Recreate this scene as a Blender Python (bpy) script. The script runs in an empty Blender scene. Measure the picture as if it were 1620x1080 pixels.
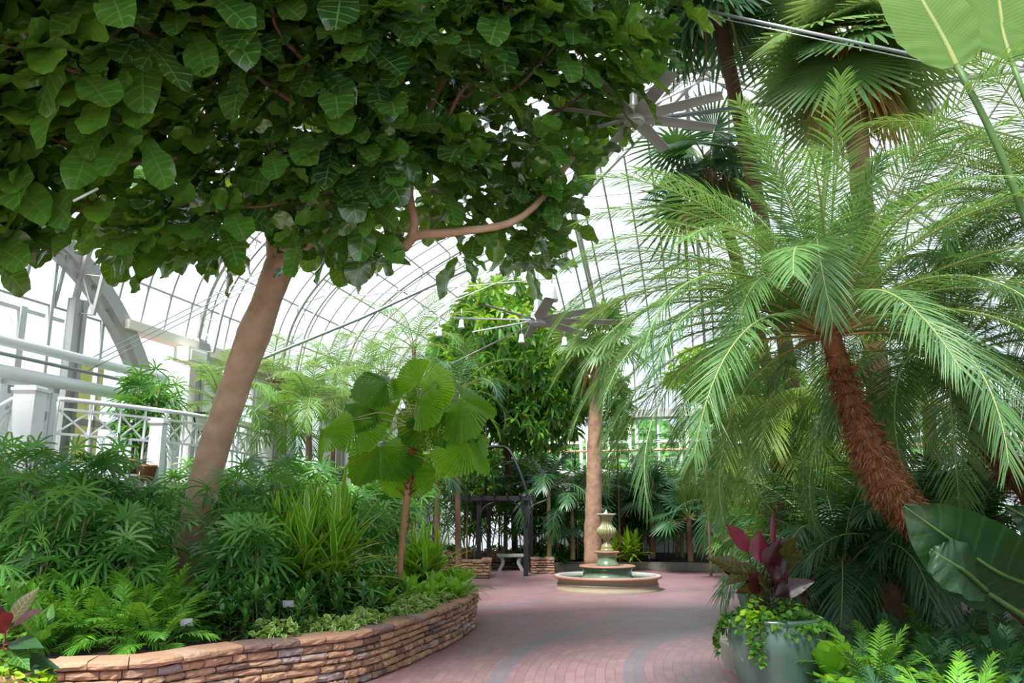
import bpy, math, random
import numpy as np
from mathutils import Vector
rng = np.random.default_rng(7)
random.seed(7)
PI = math.pi
sc = bpy.context.scene
col = sc.collection
# ---------------------------------------------------------------- camera model
FPX, PITCH, EYE = 1308.0, math.radians(11.75), 1.6
CP, SP = math.cos(PITCH), math.sin(PITCH)
def pt(px, py, D):
    """the place at depth D (world y) seen at a point of the photograph"""
    u = (px - 810) / FPX; v = (540 - py) / FPX
    y = CP - v * SP; z = SP + v * CP
    return np.array([u * D / y, D, EYE + z * D / y])
def gx(px, D, z=0.0):
    t = D * CP + (z - EYE) * SP
    return np.array([(px - 810) / FPX * t, D, z])
def onz(px, py, z=0.0):
    u = (px - 810) / FPX; v = (540 - py) / FPX
    y = CP - v * SP; w = SP + v * CP
    t = (z - EYE) / w
    return np.array([u * t, y * t, z])
# room frame: r across, a along
YAW = math.radians(14.3)
def W(r, a, z):
    return np.array([r * math.cos(YAW) + a * math.sin(YAW), -r * math.sin(YAW) + a * math.cos(YAW), z])
# ---------------------------------------------------------------- mesh building
def nrm(v):
    v = np.asarray(v, float)
    return v / np.maximum(np.linalg.norm(v, axis=-1, keepdims=True), 1e-9)
class MB:
    def __init__(s):
        s.V = []; s.F = []; s.U = []; s.C = []; s.M = []; s.n = 0
    def add(s, V, F, U=None, C=0.5, mi=0):
        V = np.asarray(V, float).reshape(-1, 3); F = np.asarray(F, int).reshape(-1, 4)
        k = len(V)
        s.V.append(V); s.F.append(F + s.n); s.n += k
        s.U.append(np.zeros((k, 2)) if U is None else np.asarray(U, float).reshape(-1, 2))
        s.C.append(np.full(k, C, float) if np.isscalar(C) else np.asarray(C, float).reshape(-1))
        s.M.append(np.full(len(F), mi, int))
    def mesh(s, name, mats, smooth=True):
        V = np.concatenate(s.V); F = np.concatenate(s.F); U = np.concatenate(s.U); C = np.concatenate(s.C); M = np.concatenate(s.M)
        me = bpy.data.meshes.new(name)
        me.vertices.add(len(V)); me.vertices.foreach_set('co', V.astype(np.float32).ravel())
        me.loops.add(F.size); me.loops.foreach_set('vertex_index', F.astype(np.int32).ravel())
        me.polygons.add(len(F)); me.polygons.foreach_set('loop_start', np.arange(0, F.size, 4, dtype=np.int32))
        me.polygons.foreach_set('material_index', M.astype(np.int32))
        me.polygons.foreach_set('use_smooth', np.full(len(F), smooth))
        for m in (mats if isinstance(mats, (list, tuple)) else [mats]): me.materials.append(m)
        me.update(calc_edges=True)
        a = me.attributes.new('lv', 'FLOAT', 'POINT'); a.data.foreach_set('value', C.astype(np.float32))
        a = me.attributes.new('luv', 'FLOAT_VECTOR', 'POINT')
        a.data.foreach_set('vector', np.column_stack([U, np.zeros(len(U))]).astype(np.float32).ravel())
        me.validate()
        return me
    def build(s, name, mats, parent=None, smooth=True, loc=None):
        o = bpy.data.objects.new(name, s.mesh(name, mats, smooth)); col.objects.link(o)
        if parent: o.parent = parent
        if loc is not None: o.location = loc
        return o
def tag(o, label=None, cat=None, group=None, kind=None):
    if label: o['label'] = label
    if cat: o['category'] = cat
    if group: o['group'] = group
    if kind: o['kind'] = kind
    return o
def thing(name, label, cat, loc=(0, 0, 0), rz=0, group=None):
    o = bpy.data.objects.new(name, None); col.objects.link(o)
    o.location = loc; o.rotation_euler = (0, 0, rz); o.empty_display_size = .1
    return tag(o, label, cat, group)
def copy_tree(o, parent=None):
    c = o.copy(); col.objects.link(c)
    if parent: c.parent = parent
    for ch in o.children: copy_tree(ch, c)
    return c
def box(mb, c, s, rz=0, C=.5, mi=0, ax=None):
    c = np.asarray(c, float); h = np.asarray(s, float) / 2
    P = np.array([[x, y, z] for x in (-1, 1) for y in (-1, 1) for z in (-1, 1)]) * h
    if ax is None:
        R = np.array([[math.cos(rz), -math.sin(rz), 0], [math.sin(rz), math.cos(rz), 0], [0, 0, 1]])
    else: R = ax
    P = P @ R.T + c
    F = [[0, 1, 3, 2], [4, 6, 7, 5], [0, 4, 5, 1], [2, 3, 7, 6], [0, 2, 6, 4], [1, 5, 7, 3]]
    mb.add(P, F, None, C, mi)
def frames(P):
    P = np.asarray(P, float); T = nrm(np.gradient(P, axis=0))
    ref = np.array([0, 0, 1.0])
    if abs(T[0] @ ref) > .9: ref = np.array([1.0, 0, 0])
    N = []; n = nrm(ref - (ref @ T[0]) * T[0])
    for t in T:
        n = nrm(n - (n @ t) * t); N.append(n)
    N = np.array(N); return T, N, np.cross(T, N)
def tube(mb, P, R, sides=8, C=.5, mi=0, cap=True, bump=0, squash=1.0):
    P = np.asarray(P, float); k = len(P)
    R = np.full(k, R, float) if np.isscalar(R) else np.asarray(R, float)
    T, N, B = frames(P)
    if cap:
        P = np.vstack([P[:1], P, P[-1:]]); R = np.concatenate([[R[0] * .02], R, [R[-1] * .02]])
        N = np.vstack([N[:1], N, N[-1:]]); B = np.vstack([B[:1], B, B[-1:]]); k += 2
    a = np.linspace(0, 2 * PI, sides, endpoint=False)
    rr = R[:, None] * (1 + (bump * rng.standard_normal((k, sides)) if bump else 0))
    V = P[:, None] + rr[..., None] * (np.cos(a)[None, :, None] * N[:, None] + squash * np.sin(a)[None, :, None] * B[:, None])
    i = np.arange(k - 1)[:, None] * sides; j = np.arange(sides)[None]; j2 = (j + 1) % sides
    F = np.stack([i + j, i + j2, i + sides + j2, i + sides + j], -1).reshape(-1, 4)
    U = np.stack(np.broadcast_arrays(a[None] / (2 * PI), np.arange(k)[:, None] * 1.0), -1)
    mb.add(V, F, U, C, mi)
def bar(mb, A, B, w, h=None, C=.5, mi=0):
    """rectangular bar from A to B"""
    A = np.asarray(A, float); B = np.asarray(B, float); h = h or w
    d = B - A; L = np.linalg.norm(d); d = d / L
    up = np.array([0, 0, 1.0]) if abs(d[2]) < .95 else np.array([1.0, 0, 0])
    s = nrm(np.cross(up, d)); n = np.cross(d, s)
    box(mb, (A + B) / 2, (L, w, h), C=C, mi=mi, ax=np.column_stack([d, s, n]))
def sweep_rect(mb, P, w, h, nrmv=None, C=.5, mi=0):
    P = np.asarray(P, float); T = nrm(np.gradient(P, axis=0))
    up = np.array([0, 0, 1.0]) if nrmv is None else np.asarray(nrmv, float)
    S = nrm(np.cross(np.broadcast_to(up, T.shape), T)); N = np.cross(T, S)
    V = np.stack([P + S * w / 2 + N * h / 2, P - S * w / 2 + N * h / 2, P - S * w / 2 - N * h / 2, P + S * w / 2 - N * h / 2], 1)
    k = len(P); i = np.arange(k - 1)[:, None] * 4; j = np.arange(4)[None]; j2 = (j + 1) % 4
    F = np.stack([i + j, i + j2, i + 4 + j2, i + 4 + j], -1).reshape(-1, 4)
    F = np.vstack([F, [[3, 2, 1, 0]], [[(k - 1) * 4 + q for q in range(4)]]])
    mb.add(V, F, None, C, mi)
def lathe(mb, prof, c=(0, 0, 0), sides=48, C=.5, mi=0, lobes=None):
    prof = np.asarray(prof, float); k = len(prof)
    a = np.linspace(0, 2 * PI, sides, endpoint=False)
    r = np.repeat(prof[:, :1], sides, 1)
    if lobes is not None: r = r * (1 + lobes(prof)[:, None] * (np.abs(np.cos(a * 9))[None] - .5))
    V = np.stack([r * np.cos(a), r * np.sin(a), np.repeat(prof[:, 1:2], sides, 1)], -1) + np.asarray(c, float)
    i = np.arange(k - 1)[:, None] * sides; j = np.arange(sides)[None]; j2 = (j + 1) % sides
    F = np.stack([i + j, i + j2, i + sides + j2, i + sides + j], -1).reshape(-1, 4)
    mb.add(V, F, None, C, mi)
def sheet(mb, G, C=.5, mi=0, U=None):
    """G: (n,m,3) grid"""
    G = np.asarray(G, float); n, m = G.shape[:2]
    i = np.arange(n - 1)[:, None] * m; j = np.arange(m - 1)[None]
    F = np.stack([i + j, i + j + 1, i + m + j + 1, i + m + j], -1).reshape(-1, 4)
    mb.add(G, F, U, C, mi)
def smooth_path(P, n=24):
    P = np.asarray(P, float); k = len(P); t = np.linspace(0, k - 1, n); out = []
    Q = np.vstack([2 * P[0] - P[1], P, 2 * P[-1] - P[-2]])
    for x in t:
        i = min(int(x), k - 2); f = x - i; a, b, c, d = Q[i], Q[i + 1], Q[i + 2], Q[i + 3]
        out.append(.5 * (2 * b + (c - a) * f + (2 * a - 5 * b + 4 * c - d) * f * f + (3 * b - a - 3 * c + d) * f ** 3))
    return np.array(out)
def poly_slab(mb, pts, z0, z1, C=.5, mi=0):
    """slab over a strip polygon given as two equal chains (left, right)"""
    A, B = [np.asarray(q, float) for q in pts]; k = len(A)
    def r(z): return np.column_stack([A[:, :2], np.full(k, z)]), np.column_stack([B[:, :2], np.full(k, z)])
    a1, b1 = r(z1); a0, b0 = r(z0)
    sheet(mb, np.stack([a1, b1]), C, mi); sheet(mb, np.stack([a0, a1]), C, mi); sheet(mb, np.stack([b1, b0]), C, mi)
    sheet(mb, np.stack([np.array([a0[0], b0[0]]), np.array([a1[0], b1[0]])]), C, mi)
    sheet(mb, np.stack([np.array([a0[-1], b0[-1]]), np.array([a1[-1], b1[-1]])]), C, mi)
# ---------------------------------------------------------------- leaf building
G_ = np.array([0, 0, -1.0])
def blades(mb, base, d, wv, L, Wd, sag=.3, prof=(.5, 1, .8, .05), fold=.15, var=None, mi=0, wave=0.0, nc=1, curl=0.0):
    """many curved, folded blades at once; nc strips per half width"""
    base = np.atleast_2d(base); k = len(base)
    d = nrm(np.broadcast_to(np.atleast_2d(d), (k, 3))); wv = np.broadcast_to(np.atleast_2d(wv), (k, 3))
    wv = nrm(wv - (wv * d).sum(1, keepdims=True) * d); n = np.cross(d, wv)
    flip = np.sign(n[:, 2:3]); flip[flip == 0] = 1; n = n * flip; wv = wv * flip
    L = np.broadcast_to(np.asarray(L, float), (k,)); Wd = np.broadcast_to(np.asarray(Wd, float), (k,))
    sag = np.broadcast_to(np.asarray(sag, float), (k,))
    prof = np.asarray(prof, float); K = len(prof) - 1; s = np.linspace(0, 1, K + 1)
    cx = np.linspace(-1, 1, 2 * nc + 1)
    P = base[:, None] + d[:, None] * (s[None, :, None] * L[:, None, None]) + G_ * (s[None, :, None] ** 2 * (L * sag)[:, None, None])
    if curl: P = P - n[:, None] * (s[None, :, None] ** 2 * (L * curl)[:, None, None])
    hw = prof[None] * Wd[:, None] / 2
    off = hw[:, :, None, None] * cx[None, None, :, None] * wv[:, None, None] + (hw[:, :, None, None] * np.abs(cx)[None, None, :, None] * fold) * n[:, None, None]
    if wave:
        ph = rng.random((k, 1, 1)) * 6
        off = off + (wave * Wd[:, None, None] * np.sin(s[None, :, None] * 14 + ph + 1.7 * np.sign(cx)[None, None]) * np.abs(cx)[None, None] ** 2)[..., None] * n[:, None, None]
    V = P[:, :, None] + off
    m = 2 * nc + 1; per = (K + 1) * m
    i = np.arange(K)[:, None] * m; j = np.arange(m - 1)[None]
    F1 = np.stack([i + j, i + j + 1, i + m + j + 1, i + m + j], -1).reshape(-1, 4)
    F = (F1[None] + (np.arange(k) * per)[:, None, None]).reshape(-1, 4)
    U = np.broadcast_to(np.stack(np.broadcast_arrays(cx[None], s[:, None]), -1)[None], (k, K + 1, m, 2))
    if var is None: var = rng.random(k)
    var = np.broadcast_to(np.asarray(var, float), (k,))
    mb.add(V, F, U, np.repeat(var, per), mi)
def rot_about(v, ax, a):
    v = np.asarray(v, float); ax = nrm(ax); return v * math.cos(a) + np.cross(ax, v) * math.sin(a) + ax * (ax @ v) * (1 - math.cos(a))
def frond(mb, base, az, elev, L, droop=1.6, n=40, ll=.3, lw=.016, pet=.15, phi=(75, 25), up=.15, sag=.35, sr=.012, mi=0, ms=1,
          side=0.0, fold=.25, bend=1.3, prof=(.6, 1, .75, .06), var=None, lp=.55, jit=.06, sides=5):
    h = np.array([math.cos(az), math.sin(az), 0]); S0 = np.array([-math.sin(az), math.cos(az), 0])
    m = 22; t = np.linspace(0, 1, m); ang = elev - droop * t ** bend
    st = L / (m - 1); dx = np.cos(ang) * st; dz = np.sin(ang) * st
    P = np.zeros((m, 3)); P[0] = base
    for i in range(1, m): P[i] = P[i - 1] + h * dx[i - 1] + np.array([0, 0, dz[i - 1]]) + S0 * side * st * t[i]
    T = nrm(np.gradient(P, axis=0))
    tube(mb, P, sr * (1 - .85 * t) + .0008, sides, mi=ms, cap=False)
    s = np.linspace(0, 1, n); ti = pet + (1 - pet) * s
    Pi = np.stack([np.interp(ti, t, P[:, q]) for q in range(3)], 1); Ti = nrm(np.stack([np.interp(ti, t, T[:, q]) for q in range(3)], 1))
    Si = nrm(S0[None] - (Ti @ S0)[:, None] * Ti); Ni = np.cross(Ti, Si)
    ph = np.radians(phi[0] + (phi[1] - phi[0]) * s)[:, None]
    l = ll * np.clip(np.sin(PI * (.06 + .88 * s)), .05, 1) ** lp
    v0 = rng.random() if var is None else var
    for sg in (-1, 1):
        j = rng.standard_normal((n, 3)) * jit
        dd = np.cos(ph) * Ti + np.sin(ph) * (sg * Si * math.cos(up) + Ni * math.sin(up)) + j
        blades(mb, Pi, dd, Ti, l * (1 + .08 * rng.standard_normal(n)), lw, sag, prof, fold, np.clip(v0 + .15 * rng.standard_normal(n), 0, 1), mi)
    return P
def fan(mb, base, d, n, R, N=20, span=300, split=.45, pleat=.25, droop=.2, fold=0.0, cup=0.0, tip=.12, blunt=False, mi=0, var=None, wmax=None, ragged=.05, inner=.02, lobed=0.0):
    d = nrm(d); n = np.asarray(n, float); n = nrm(n - (n @ d) * d); s = np.cross(n, d)
    A = np.radians(np.linspace(-span / 2, span / 2, N)); da = math.radians(span / max(N - 1, 1)) / 2
    fr = np.array([inner, split * .5, split, split + (1 - split) * .35, split + (1 - split) * .75, 1.0])
    Ri = R * (1 - .12 * (np.abs(A) / max(A.max(), .01)) ** 2 + ragged * rng.standard_normal(N)) * (1 - lobed * np.cos(A / 2) ** 20)
    e = np.cos(A)[:, None] * d + np.sin(A)[:, None] * s; l = -np.sin(A)[:, None] * d + np.cos(A)[:, None] * s
    r = fr[None] * Ri[:, None]
    hw = r * math.tan(da)
    hs = fr[2] * Ri * math.tan(da)
    hw = hw.copy()
    if wmax: hs = np.full_like(hs, wmax); hw = np.minimum(hw, wmax); hw[:, 2] = np.minimum(hw[:, 1] + wmax * .4, wmax)
    hw[:, 3] = hs * (1.0 if blunt else .95); hw[:, 4] = hs * (.9 if blunt else .6); hw[:, 5] = hs * (.55 if blunt else tip)
    if split > .85: hw = r * math.tan(da); hw[:, 5] *= .45
    c = r[..., None] * e[:, None]
    q = (r / R)
    z = cup * q ** 2 * R - fold * np.abs(np.sin(A))[:, None] * r
    c = c + z[..., None] * n + G_ * (droop * R * q ** 2.2)[..., None]
    pl = (pleat * hw)[..., None] * n
    V = np.stack([c - l[:, None] * hw[..., None], c + pl, c + l[:, None] * hw[..., None]], 2) + base
    K = 5; m = 3; per = 18
    i = np.arange(K)[:, None] * m; j = np.arange(2)[None]
    F1 = np.stack([i + j, i + j + 1, i + m + j + 1, i + m + j], -1).reshape(-1, 4)
    F = (F1[None] + (np.arange(N) * per)[:, None, None]).reshape(-1, 4)
    U = np.broadcast_to(np.stack(np.broadcast_arrays(np.array([-1., 0, 1])[None], fr[:, None]), -1)[None], (N, 6, 3, 2))
    v0 = rng.random() if var is None else var
    mb.add(V, F, U, np.repeat(np.clip(v0 + .06 * rng.standard_normal(N), 0, 1), per), mi)
def rand_dirs(k, zlo=-1, zhi=1):
    z = rng.uniform(zlo, zhi, k); a = rng.uniform(0, 2 * PI, k); q = np.sqrt(1 - z * z)
    return np.stack([q * np.cos(a), q * np.sin(a), z], 1)
# ---------------------------------------------------------------- materials
def nodes(name):
    m = bpy.data.materials.new(name); m.use_nodes = True; nt = m.node_tree; nt.nodes.clear()
    return m, nt, nt.nodes, nt.links
def out_to(nt, sh):
    o = nt.nodes.new('ShaderNodeOutputMaterial'); nt.links.new(sh, o.inputs['Surface']); return o
def principled(nt, rough=.5, spec=.5, metal=0.0):
    p = nt.nodes.new('ShaderNodeBsdfPrincipled'); p.inputs['Roughness'].default_value = rough
    p.inputs['Specular IOR Level'].default_value = spec; p.inputs['Metallic'].default_value = metal; return p
def mixc(nt, fac, a, b, mode='MIX'):
    n = nt.nodes.new('ShaderNodeMix'); n.data_type = 'RGBA'; n.blend_type = mode
    for s, v in ((0, fac), (6, a), (7, b)):
        if hasattr(v, 'is_output'): nt.links.new(v, n.inputs[s])
        elif s == 0: n.inputs[0].default_value = v
        else: n.inputs[s].default_value = (*v, 1)
    return n.outputs[2]
def mth(nt, op, a, b=None, c=None):
    n = nt.nodes.new('ShaderNodeMath'); n.operation = op
    for i, v in enumerate((a, b, c)):
        if v is None: continue
        if hasattr(v, 'is_output'): nt.links.new(v, n.inputs[i])
        else: n.inputs[i].default_value = v
    return n.outputs[0]
def attr(nt, name):
    n = nt.nodes.new('ShaderNodeAttribute'); n.attribute_name = name; return n
def noise(nt, scale, detail=3, vec=None, rough=.5):
    n = nt.nodes.new('ShaderNodeTexNoise'); n.inputs['Scale'].default_value = scale; n.inputs['Detail'].default_value = detail; n.inputs['Roughness'].default_value = rough
    if vec is None:
        g = nt.nodes.new('ShaderNodeTexCoord'); vec = g.outputs['Object']
    nt.links.new(vec, n.inputs['Vector']); return n
def ramp(nt, fac, stops):
    r = nt.nodes.new('ShaderNodeValToRGB'); nt.links.new(fac, r.inputs[0]); e = r.color_ramp.elements
    while len(e) < len(stops): e.new(.5)
    for x, (p, c) in zip(e, stops): x.position = p; x.color = (*c, 1)
    return r.outputs[0]
def bump(nt, h, strength=.3, dist=.02):
    b = nt.nodes.new('ShaderNodeBump'); b.inputs['Strength'].default_value = strength; b.inputs['Distance'].default_value = dist
    nt.links.new(h, b.inputs['Height']); return b.outputs[0]
def leafmat(name, c1, c2, tr=None, rough=.38, spec=.5, mix=.28, vein=0, veinc=(.35, .5, .15), stripe=None, stripec=None, edge=None):
    """leaf: c1..c2 by leaf, light through the blade; vein: side veins per length; stripe: pale margin"""
    m, nt, N, L = nodes(name)
    a = attr(nt, 'lv'); base = mixc(nt, a.outputs['Fac'], c1, c2)
    nz = noise(nt, 9, 2); base = mixc(nt, mth(nt, 'MULTIPLY', nz.outputs[0], .5), base, tuple(x * .55 for x in c1))
    uv = attr(nt, 'luv'); sx = N.new('ShaderNodeSeparateXYZ'); L.new(uv.outputs['Vector'], sx.inputs[0])
    ax = mth(nt, 'ABSOLUTE', sx.outputs[0])
    if vein:
        k = mth(nt, 'FRACT', mth(nt, 'MULTIPLY', mth(nt, 'SUBTRACT', sx.outputs[1], mth(nt, 'MULTIPLY', ax, .13)), float(vein)))
        k = mth(nt, 'LESS_THAN', mth(nt, 'ABSOLUTE', mth(nt, 'SUBTRACT', k, .5)), .07)
        mid = mth(nt, 'LESS_THAN', ax, .05)
        base = mixc(nt, mth(nt, 'MULTIPLY', mth(nt, 'MAXIMUM', k, mid), .6), base, veinc)
    if stripe:
        base = mixc(nt, mth(nt, 'GREATER_THAN', ax, stripe), base, stripec)
    if edge: base = mixc(nt, mth(nt, 'GREATER_THAN', sx.outputs[1], edge[0]), base, edge[1])
    p = principled(nt, rough, spec); L.new(base, p.inputs['Base Color'])
    t = N.new('ShaderNodeBsdfTranslucent')
    tr = tr or (c2[0] * 1.6 + .05, c2[1] * 1.6 + .05, c2[2] * .6)
    L.new(mixc(nt, .6, base, tr), t.inputs[0])
    mx = N.new('ShaderNodeMixShader'); mx.inputs[0].default_value = mix
    L.new(p.outputs[0], mx.inputs[1]); L.new(t.outputs[0], mx.inputs[2]); out_to(nt, mx.outputs[0])
    return m
def plain(name, c, rough=.5, spec=.4, metal=0.0, nz=0, nc=None, ns=8, bp=0):
    m, nt, N, L = nodes(name); p = principled(nt, rough, spec, metal)
    if nz:
        n = noise(nt, ns, 5); L.new(mixc(nt, mth(nt, 'MULTIPLY', n.outputs[0], nz), c, nc or tuple(x * .5 for x in c)), p.inputs['Base Color'])
        if bp: L.new(bump(nt, n.outputs[0], bp), p.inputs['Normal'])
    else: p.inputs['Base Color'].default_value = (*c, 1)
    out_to(nt, p.outputs[0]); return m
def varmat(name, stops, rough=.8, ns=25, bp=.4, spec=.2):
    m, nt, N, L = nodes(name); p = principled(nt, rough, spec)
    a = attr(nt, 'lv'); n = noise(nt, ns, 5)
    f = mth(nt, 'ADD', a.outputs['Fac'], mth(nt, 'MULTIPLY', mth(nt, 'SUBTRACT', n.outputs[0], .5), .5))
    L.new(ramp(nt, f, stops), p.inputs['Base Color']); L.new(bump(nt, n.outputs[0], bp, .01), p.inputs['Normal'])
    out_to(nt, p.outputs[0]); return m
WHITE = plain('white_paint', (.80, .82, .86), .45)
PGREY = plain('grey_painted_steel', (.50, .52, .50), .5, nz=.4, ns=3)
BARM = plain('glazing_bar_paint', (.42, .42, .40), .5, nz=.4, ns=2)
STEEL = plain('dull_steel', (.35, .38, .40), .4, metal=.6)
BLACK = plain('black_paint', (.012, .012, .015), .5)
BEIGE = plain('beige_render', (.55, .50, .43), .85, nz=.4, ns=5)
SOIL = plain('dark_soil', (.035, .025, .018), .95, nz=.6, ns=14, bp=.5)
TERRA = plain('terracotta', (.42, .17, .08), .8, nz=.4)
TANPOT = plain('tan_pot', (.62, .36, .20), .75, nz=.4)
YELLOW = plain('yellow_panel_paint', (.75, .68, .16), .6)
ALU = plain('fan_aluminium', (.52, .53, .55), .35, metal=.3)
BLADEM = plain('fan_blade_grey', (.36, .36, .37), .4)
STONEW = varmat('stacked_stone', [(.0, (.13, .09, .09)), (.25, (.26, .155, .11)), (.5, (.38, .22, .145)), (.75, (.45, .28, .18)), (1, (.24, .21, .23))], .9, 30, .6)
JOINT = plain('dark_joint', (.05, .035, .03), .95)
CAPST = plain('bench_stone', (.42, .44, .44), .8, nz=.4)
FIGBARK = plain('fig_bark', (.66, .46, .33), .8, nz=.95, nc=(.26, .15, .08), ns=5, bp=.5)
DARKBARK = plain('dark_bark', (.14, .08, .05), .9, nz=.6, ns=12, bp=.4)
TREEBARK = plain('brown_bark', (.13, .08, .045), .85, nz=.6, ns=9, bp=.4)
PALMBARK = plain('palm_trunk_bark', (.42, .25, .16), .9, nz=1.0, nc=(.10, .06, .045), ns=7, bp=1.0)
FIBRE = varmat('palm_fibre', [(0, (.04, .016, .009)), (.5, (.15, .06, .027)), (1, (.32, .15, .07))], .9, 20, .3)
CANE = plain('thin_cane', (.20, .18, .09), .7, nz=.5, ns=20)
LICTRUNK = plain('licuala_trunk', (.42, .24, .13), .8, nz=.7, nc=(.17, .07, .035), ns=14, bp=.5)
REDFIB = plain('red_brown_sheath', (.20, .06, .03), .9, nz=.6, ns=18)
def glassmat(name, tint=(.93, .97, 1.0), refl=.07):
    m, nt, N, L = nodes(name)
    t = N.new('ShaderNodeBsdfTransparent'); t.inputs[0].default_value = (*tint, 1)
    g = N.new('ShaderNodeBsdfGlossy'); g.inputs['Roughness'].default_value = .08
    mx = N.new('ShaderNodeMixShader'); mx.inputs[0].default_value = refl
    L.new(t.outputs[0], mx.inputs[1]); L.new(g.outputs[0], mx.inputs[2]); out_to(nt, mx.outputs[0]); return m
GLASS = glassmat('roof_glass'); WGLASS = glassmat('window_glass', (.86, .95, .97), .1)
# ================================================================ floor
def floormat():
    m, nt, N, L = nodes('brick_paving')
    g = N.new('ShaderNodeTexCoord'); s = N.new('ShaderNodeSeparateXYZ'); L.new(g.outputs['Object'], s.inputs[0])
    dx = mth(nt, 'SUBTRACT', s.outputs[0], 8.5); dy = mth(nt, 'SUBTRACT', s.outputs[1], 8.1)
    r = mth(nt, 'SQRT', mth(nt, 'ADD', mth(nt, 'MULTIPLY', dx, dx), mth(nt, 'MULTIPLY', dy, dy)))
    th = mth(nt, 'ARCTAN2', dy, dx)
    c = N.new('ShaderNodeCombineXYZ'); L.new(mth(nt, 'MULTIPLY', th, 7.6), c.inputs[0]); L.new(r, c.inputs[1])
    b = N.new('ShaderNodeTexBrick'); L.new(c.outputs[0], b.inputs['Vector'])
    b.inputs['Scale'].default_value = 1; b.inputs['Brick Width'].default_value = .2; b.inputs['Row Height'].default_value = .1
    b.inputs['Mortar Size'].default_value = .005; b.inputs['Mortar Smooth'].default_value = .3; b.offset = .5
    b.inputs['Color1'].default_value = (.215, .115, .125, 1); b.inputs['Color2'].default_value = (.31, .17, .18, 1); b.inputs['Mortar'].default_value = (.11, .07, .07, 1)
    n = noise(nt, .7, 4, g.outputs['Object']); base = mixc(nt, mth(nt, 'MULTIPLY', n.outputs[0], .55), b.outputs['Color'], (.24, .145, .18))  # mauve of the reflected sky mixed into the brick colour
    n2 = noise(nt, 40, 2, g.outputs['Object']); base = mixc(nt, mth(nt, 'MULTIPLY', n2.outputs[0], .25), base, (.16, .09, .08))
    band = None
    for R in (7.32, 8.66, 11.2):
        q = mth(nt, 'LESS_THAN', mth(nt, 'ABSOLUTE', mth(nt, 'SUBTRACT', r, R)), .1)
        band = q if band is None else mth(nt, 'MAXIMUM', band, q)
    base = mixc(nt, mth(nt, 'MULTIPLY', band, .55), base, (.12, .135, .165))
    p = principled(nt, .38, .6); L.new(base, p.inputs['Base Color'])
    L.new(mth(nt, 'MULTIPLY_ADD', n.outputs[0], .25, .30), p.inputs['Roughness'])
    L.new(bump(nt, b.outputs['Fac'], -.25, .01), p.inputs['Normal'])
    out_to(nt, p.outputs[0]); return m
mb = MB(); sheet(mb, [[(-20, -8, 0), (20, -8, 0)], [(-20, 40, 0), (20, 40, 0)]])
tag(mb.build('floor', floormat(), smooth=False), kind='structure')
mb = MB(); sheet(mb, [[(-140, -60, -.15), (140, -60, -.15)], [(-140, 180, -.15), (140, 180, -.15)]])
tag(mb.build('ground_outside', plain('pale_ground', (.42, .45, .38), .9)), kind='structure')
def blockmat(name, axis, c1, c2, mor, w=.6, h=.3):
    m, nt, N, L = nodes(name)
    g = N.new('ShaderNodeTexCoord'); s = N.new('ShaderNodeSeparateXYZ'); L.new(g.outputs['Object'], s.inputs[0])
    c = N.new('ShaderNodeCombineXYZ'); L.new(s.outputs[axis], c.inputs[0]); L.new(s.outputs[2], c.inputs[1])
    b = N.new('ShaderNodeTexBrick'); L.new(c.outputs[0], b.inputs['Vector'])
    b.inputs['Scale'].default_value = 1; b.inputs['Brick Width'].default_value = w; b.inputs['Row Height'].default_value = h; b.inputs['Mortar Size'].default_value = .008
    b.inputs['Color1'].default_value = (*c1, 1); b.inputs['Color2'].default_value = (*c2, 1); b.inputs['Mortar'].default_value = (*mor, 1)
    p = principled(nt, .85, .2); L.new(b.outputs['Color'], p.inputs['Base Color']); out_to(nt, p.outputs[0]); return m
HW, AL, AN, SILL, GUT = 10.8, 29.0, -4.0, 2.9, 5.0
def room(o): o.rotation_euler = (0, 0, -YAW); return o
BLK = ((.50, .54, .60), (.56, .60, .65), (.38, .41, .46))
mb = MB(); box(mb, (0, AL + .15, SILL / 2), (2 * HW + .6, .3, SILL)); tag(room(mb.build('wall_back', blockmat('grey_block_back', 0, *BLK), smooth=False)), kind='structure')
mb = MB(); box(mb, (HW + .15, (AN + AL) / 2, SILL / 2), (.3, AL - AN, SILL)); tag(room(mb.build('wall_right', blockmat('grey_block_side', 1, *BLK), smooth=False)), kind='structure')
mb = MB(); box(mb, (-HW - .15, (AN + AL) / 2, 1.05), (.3, AL - AN, 2.1)); tag(room(mb.build('wall_left', BEIGE, smooth=False)), kind='structure')
# curved eave and pitched roof profile (inset from the wall, height)
PROF = smooth_path([(0, 0, GUT), (.28, 0, 6.3), (.95, 0, 7.35), (1.9, 0, 8.15), (3.3, 0, 8.95), (5.4, 0, 9.95), (8, 0, 11.05), (HW, 0, 12.2)], 43)[:, [0, 2]]
PS = np.concatenate([[0], np.cumsum(np.linalg.norm(np.diff(PROF, axis=0), axis=1))])
def zin(i): return np.interp(i, PROF[:, 0], PROF[:, 1])
INS = np.interp(np.arange(0, PS[-1] + .01, .92), PS, PROF[:, 0]); INS[-1] = HW
def side_curve(sg, a, off=0.0, imax=HW, n=30):
    im = min(imax, AL - a); q = PROF[PROF[:, 0] <= im + 1e-6]
    if len(q) < 2: q = np.array([PROF[0], [im, zin(im)]])
    elif q[-1, 0] < im - .02: q = np.vstack([q, [im, zin(im)]])
    if off:
        t = nrm(np.gradient(q, axis=0)); nn = np.column_stack([t[:, 1], -t[:, 0]]); q = q + nn * off
    return np.column_stack([sg * (-HW + q[:, 0]), np.full(len(q), a), q[:, 1]])
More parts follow.
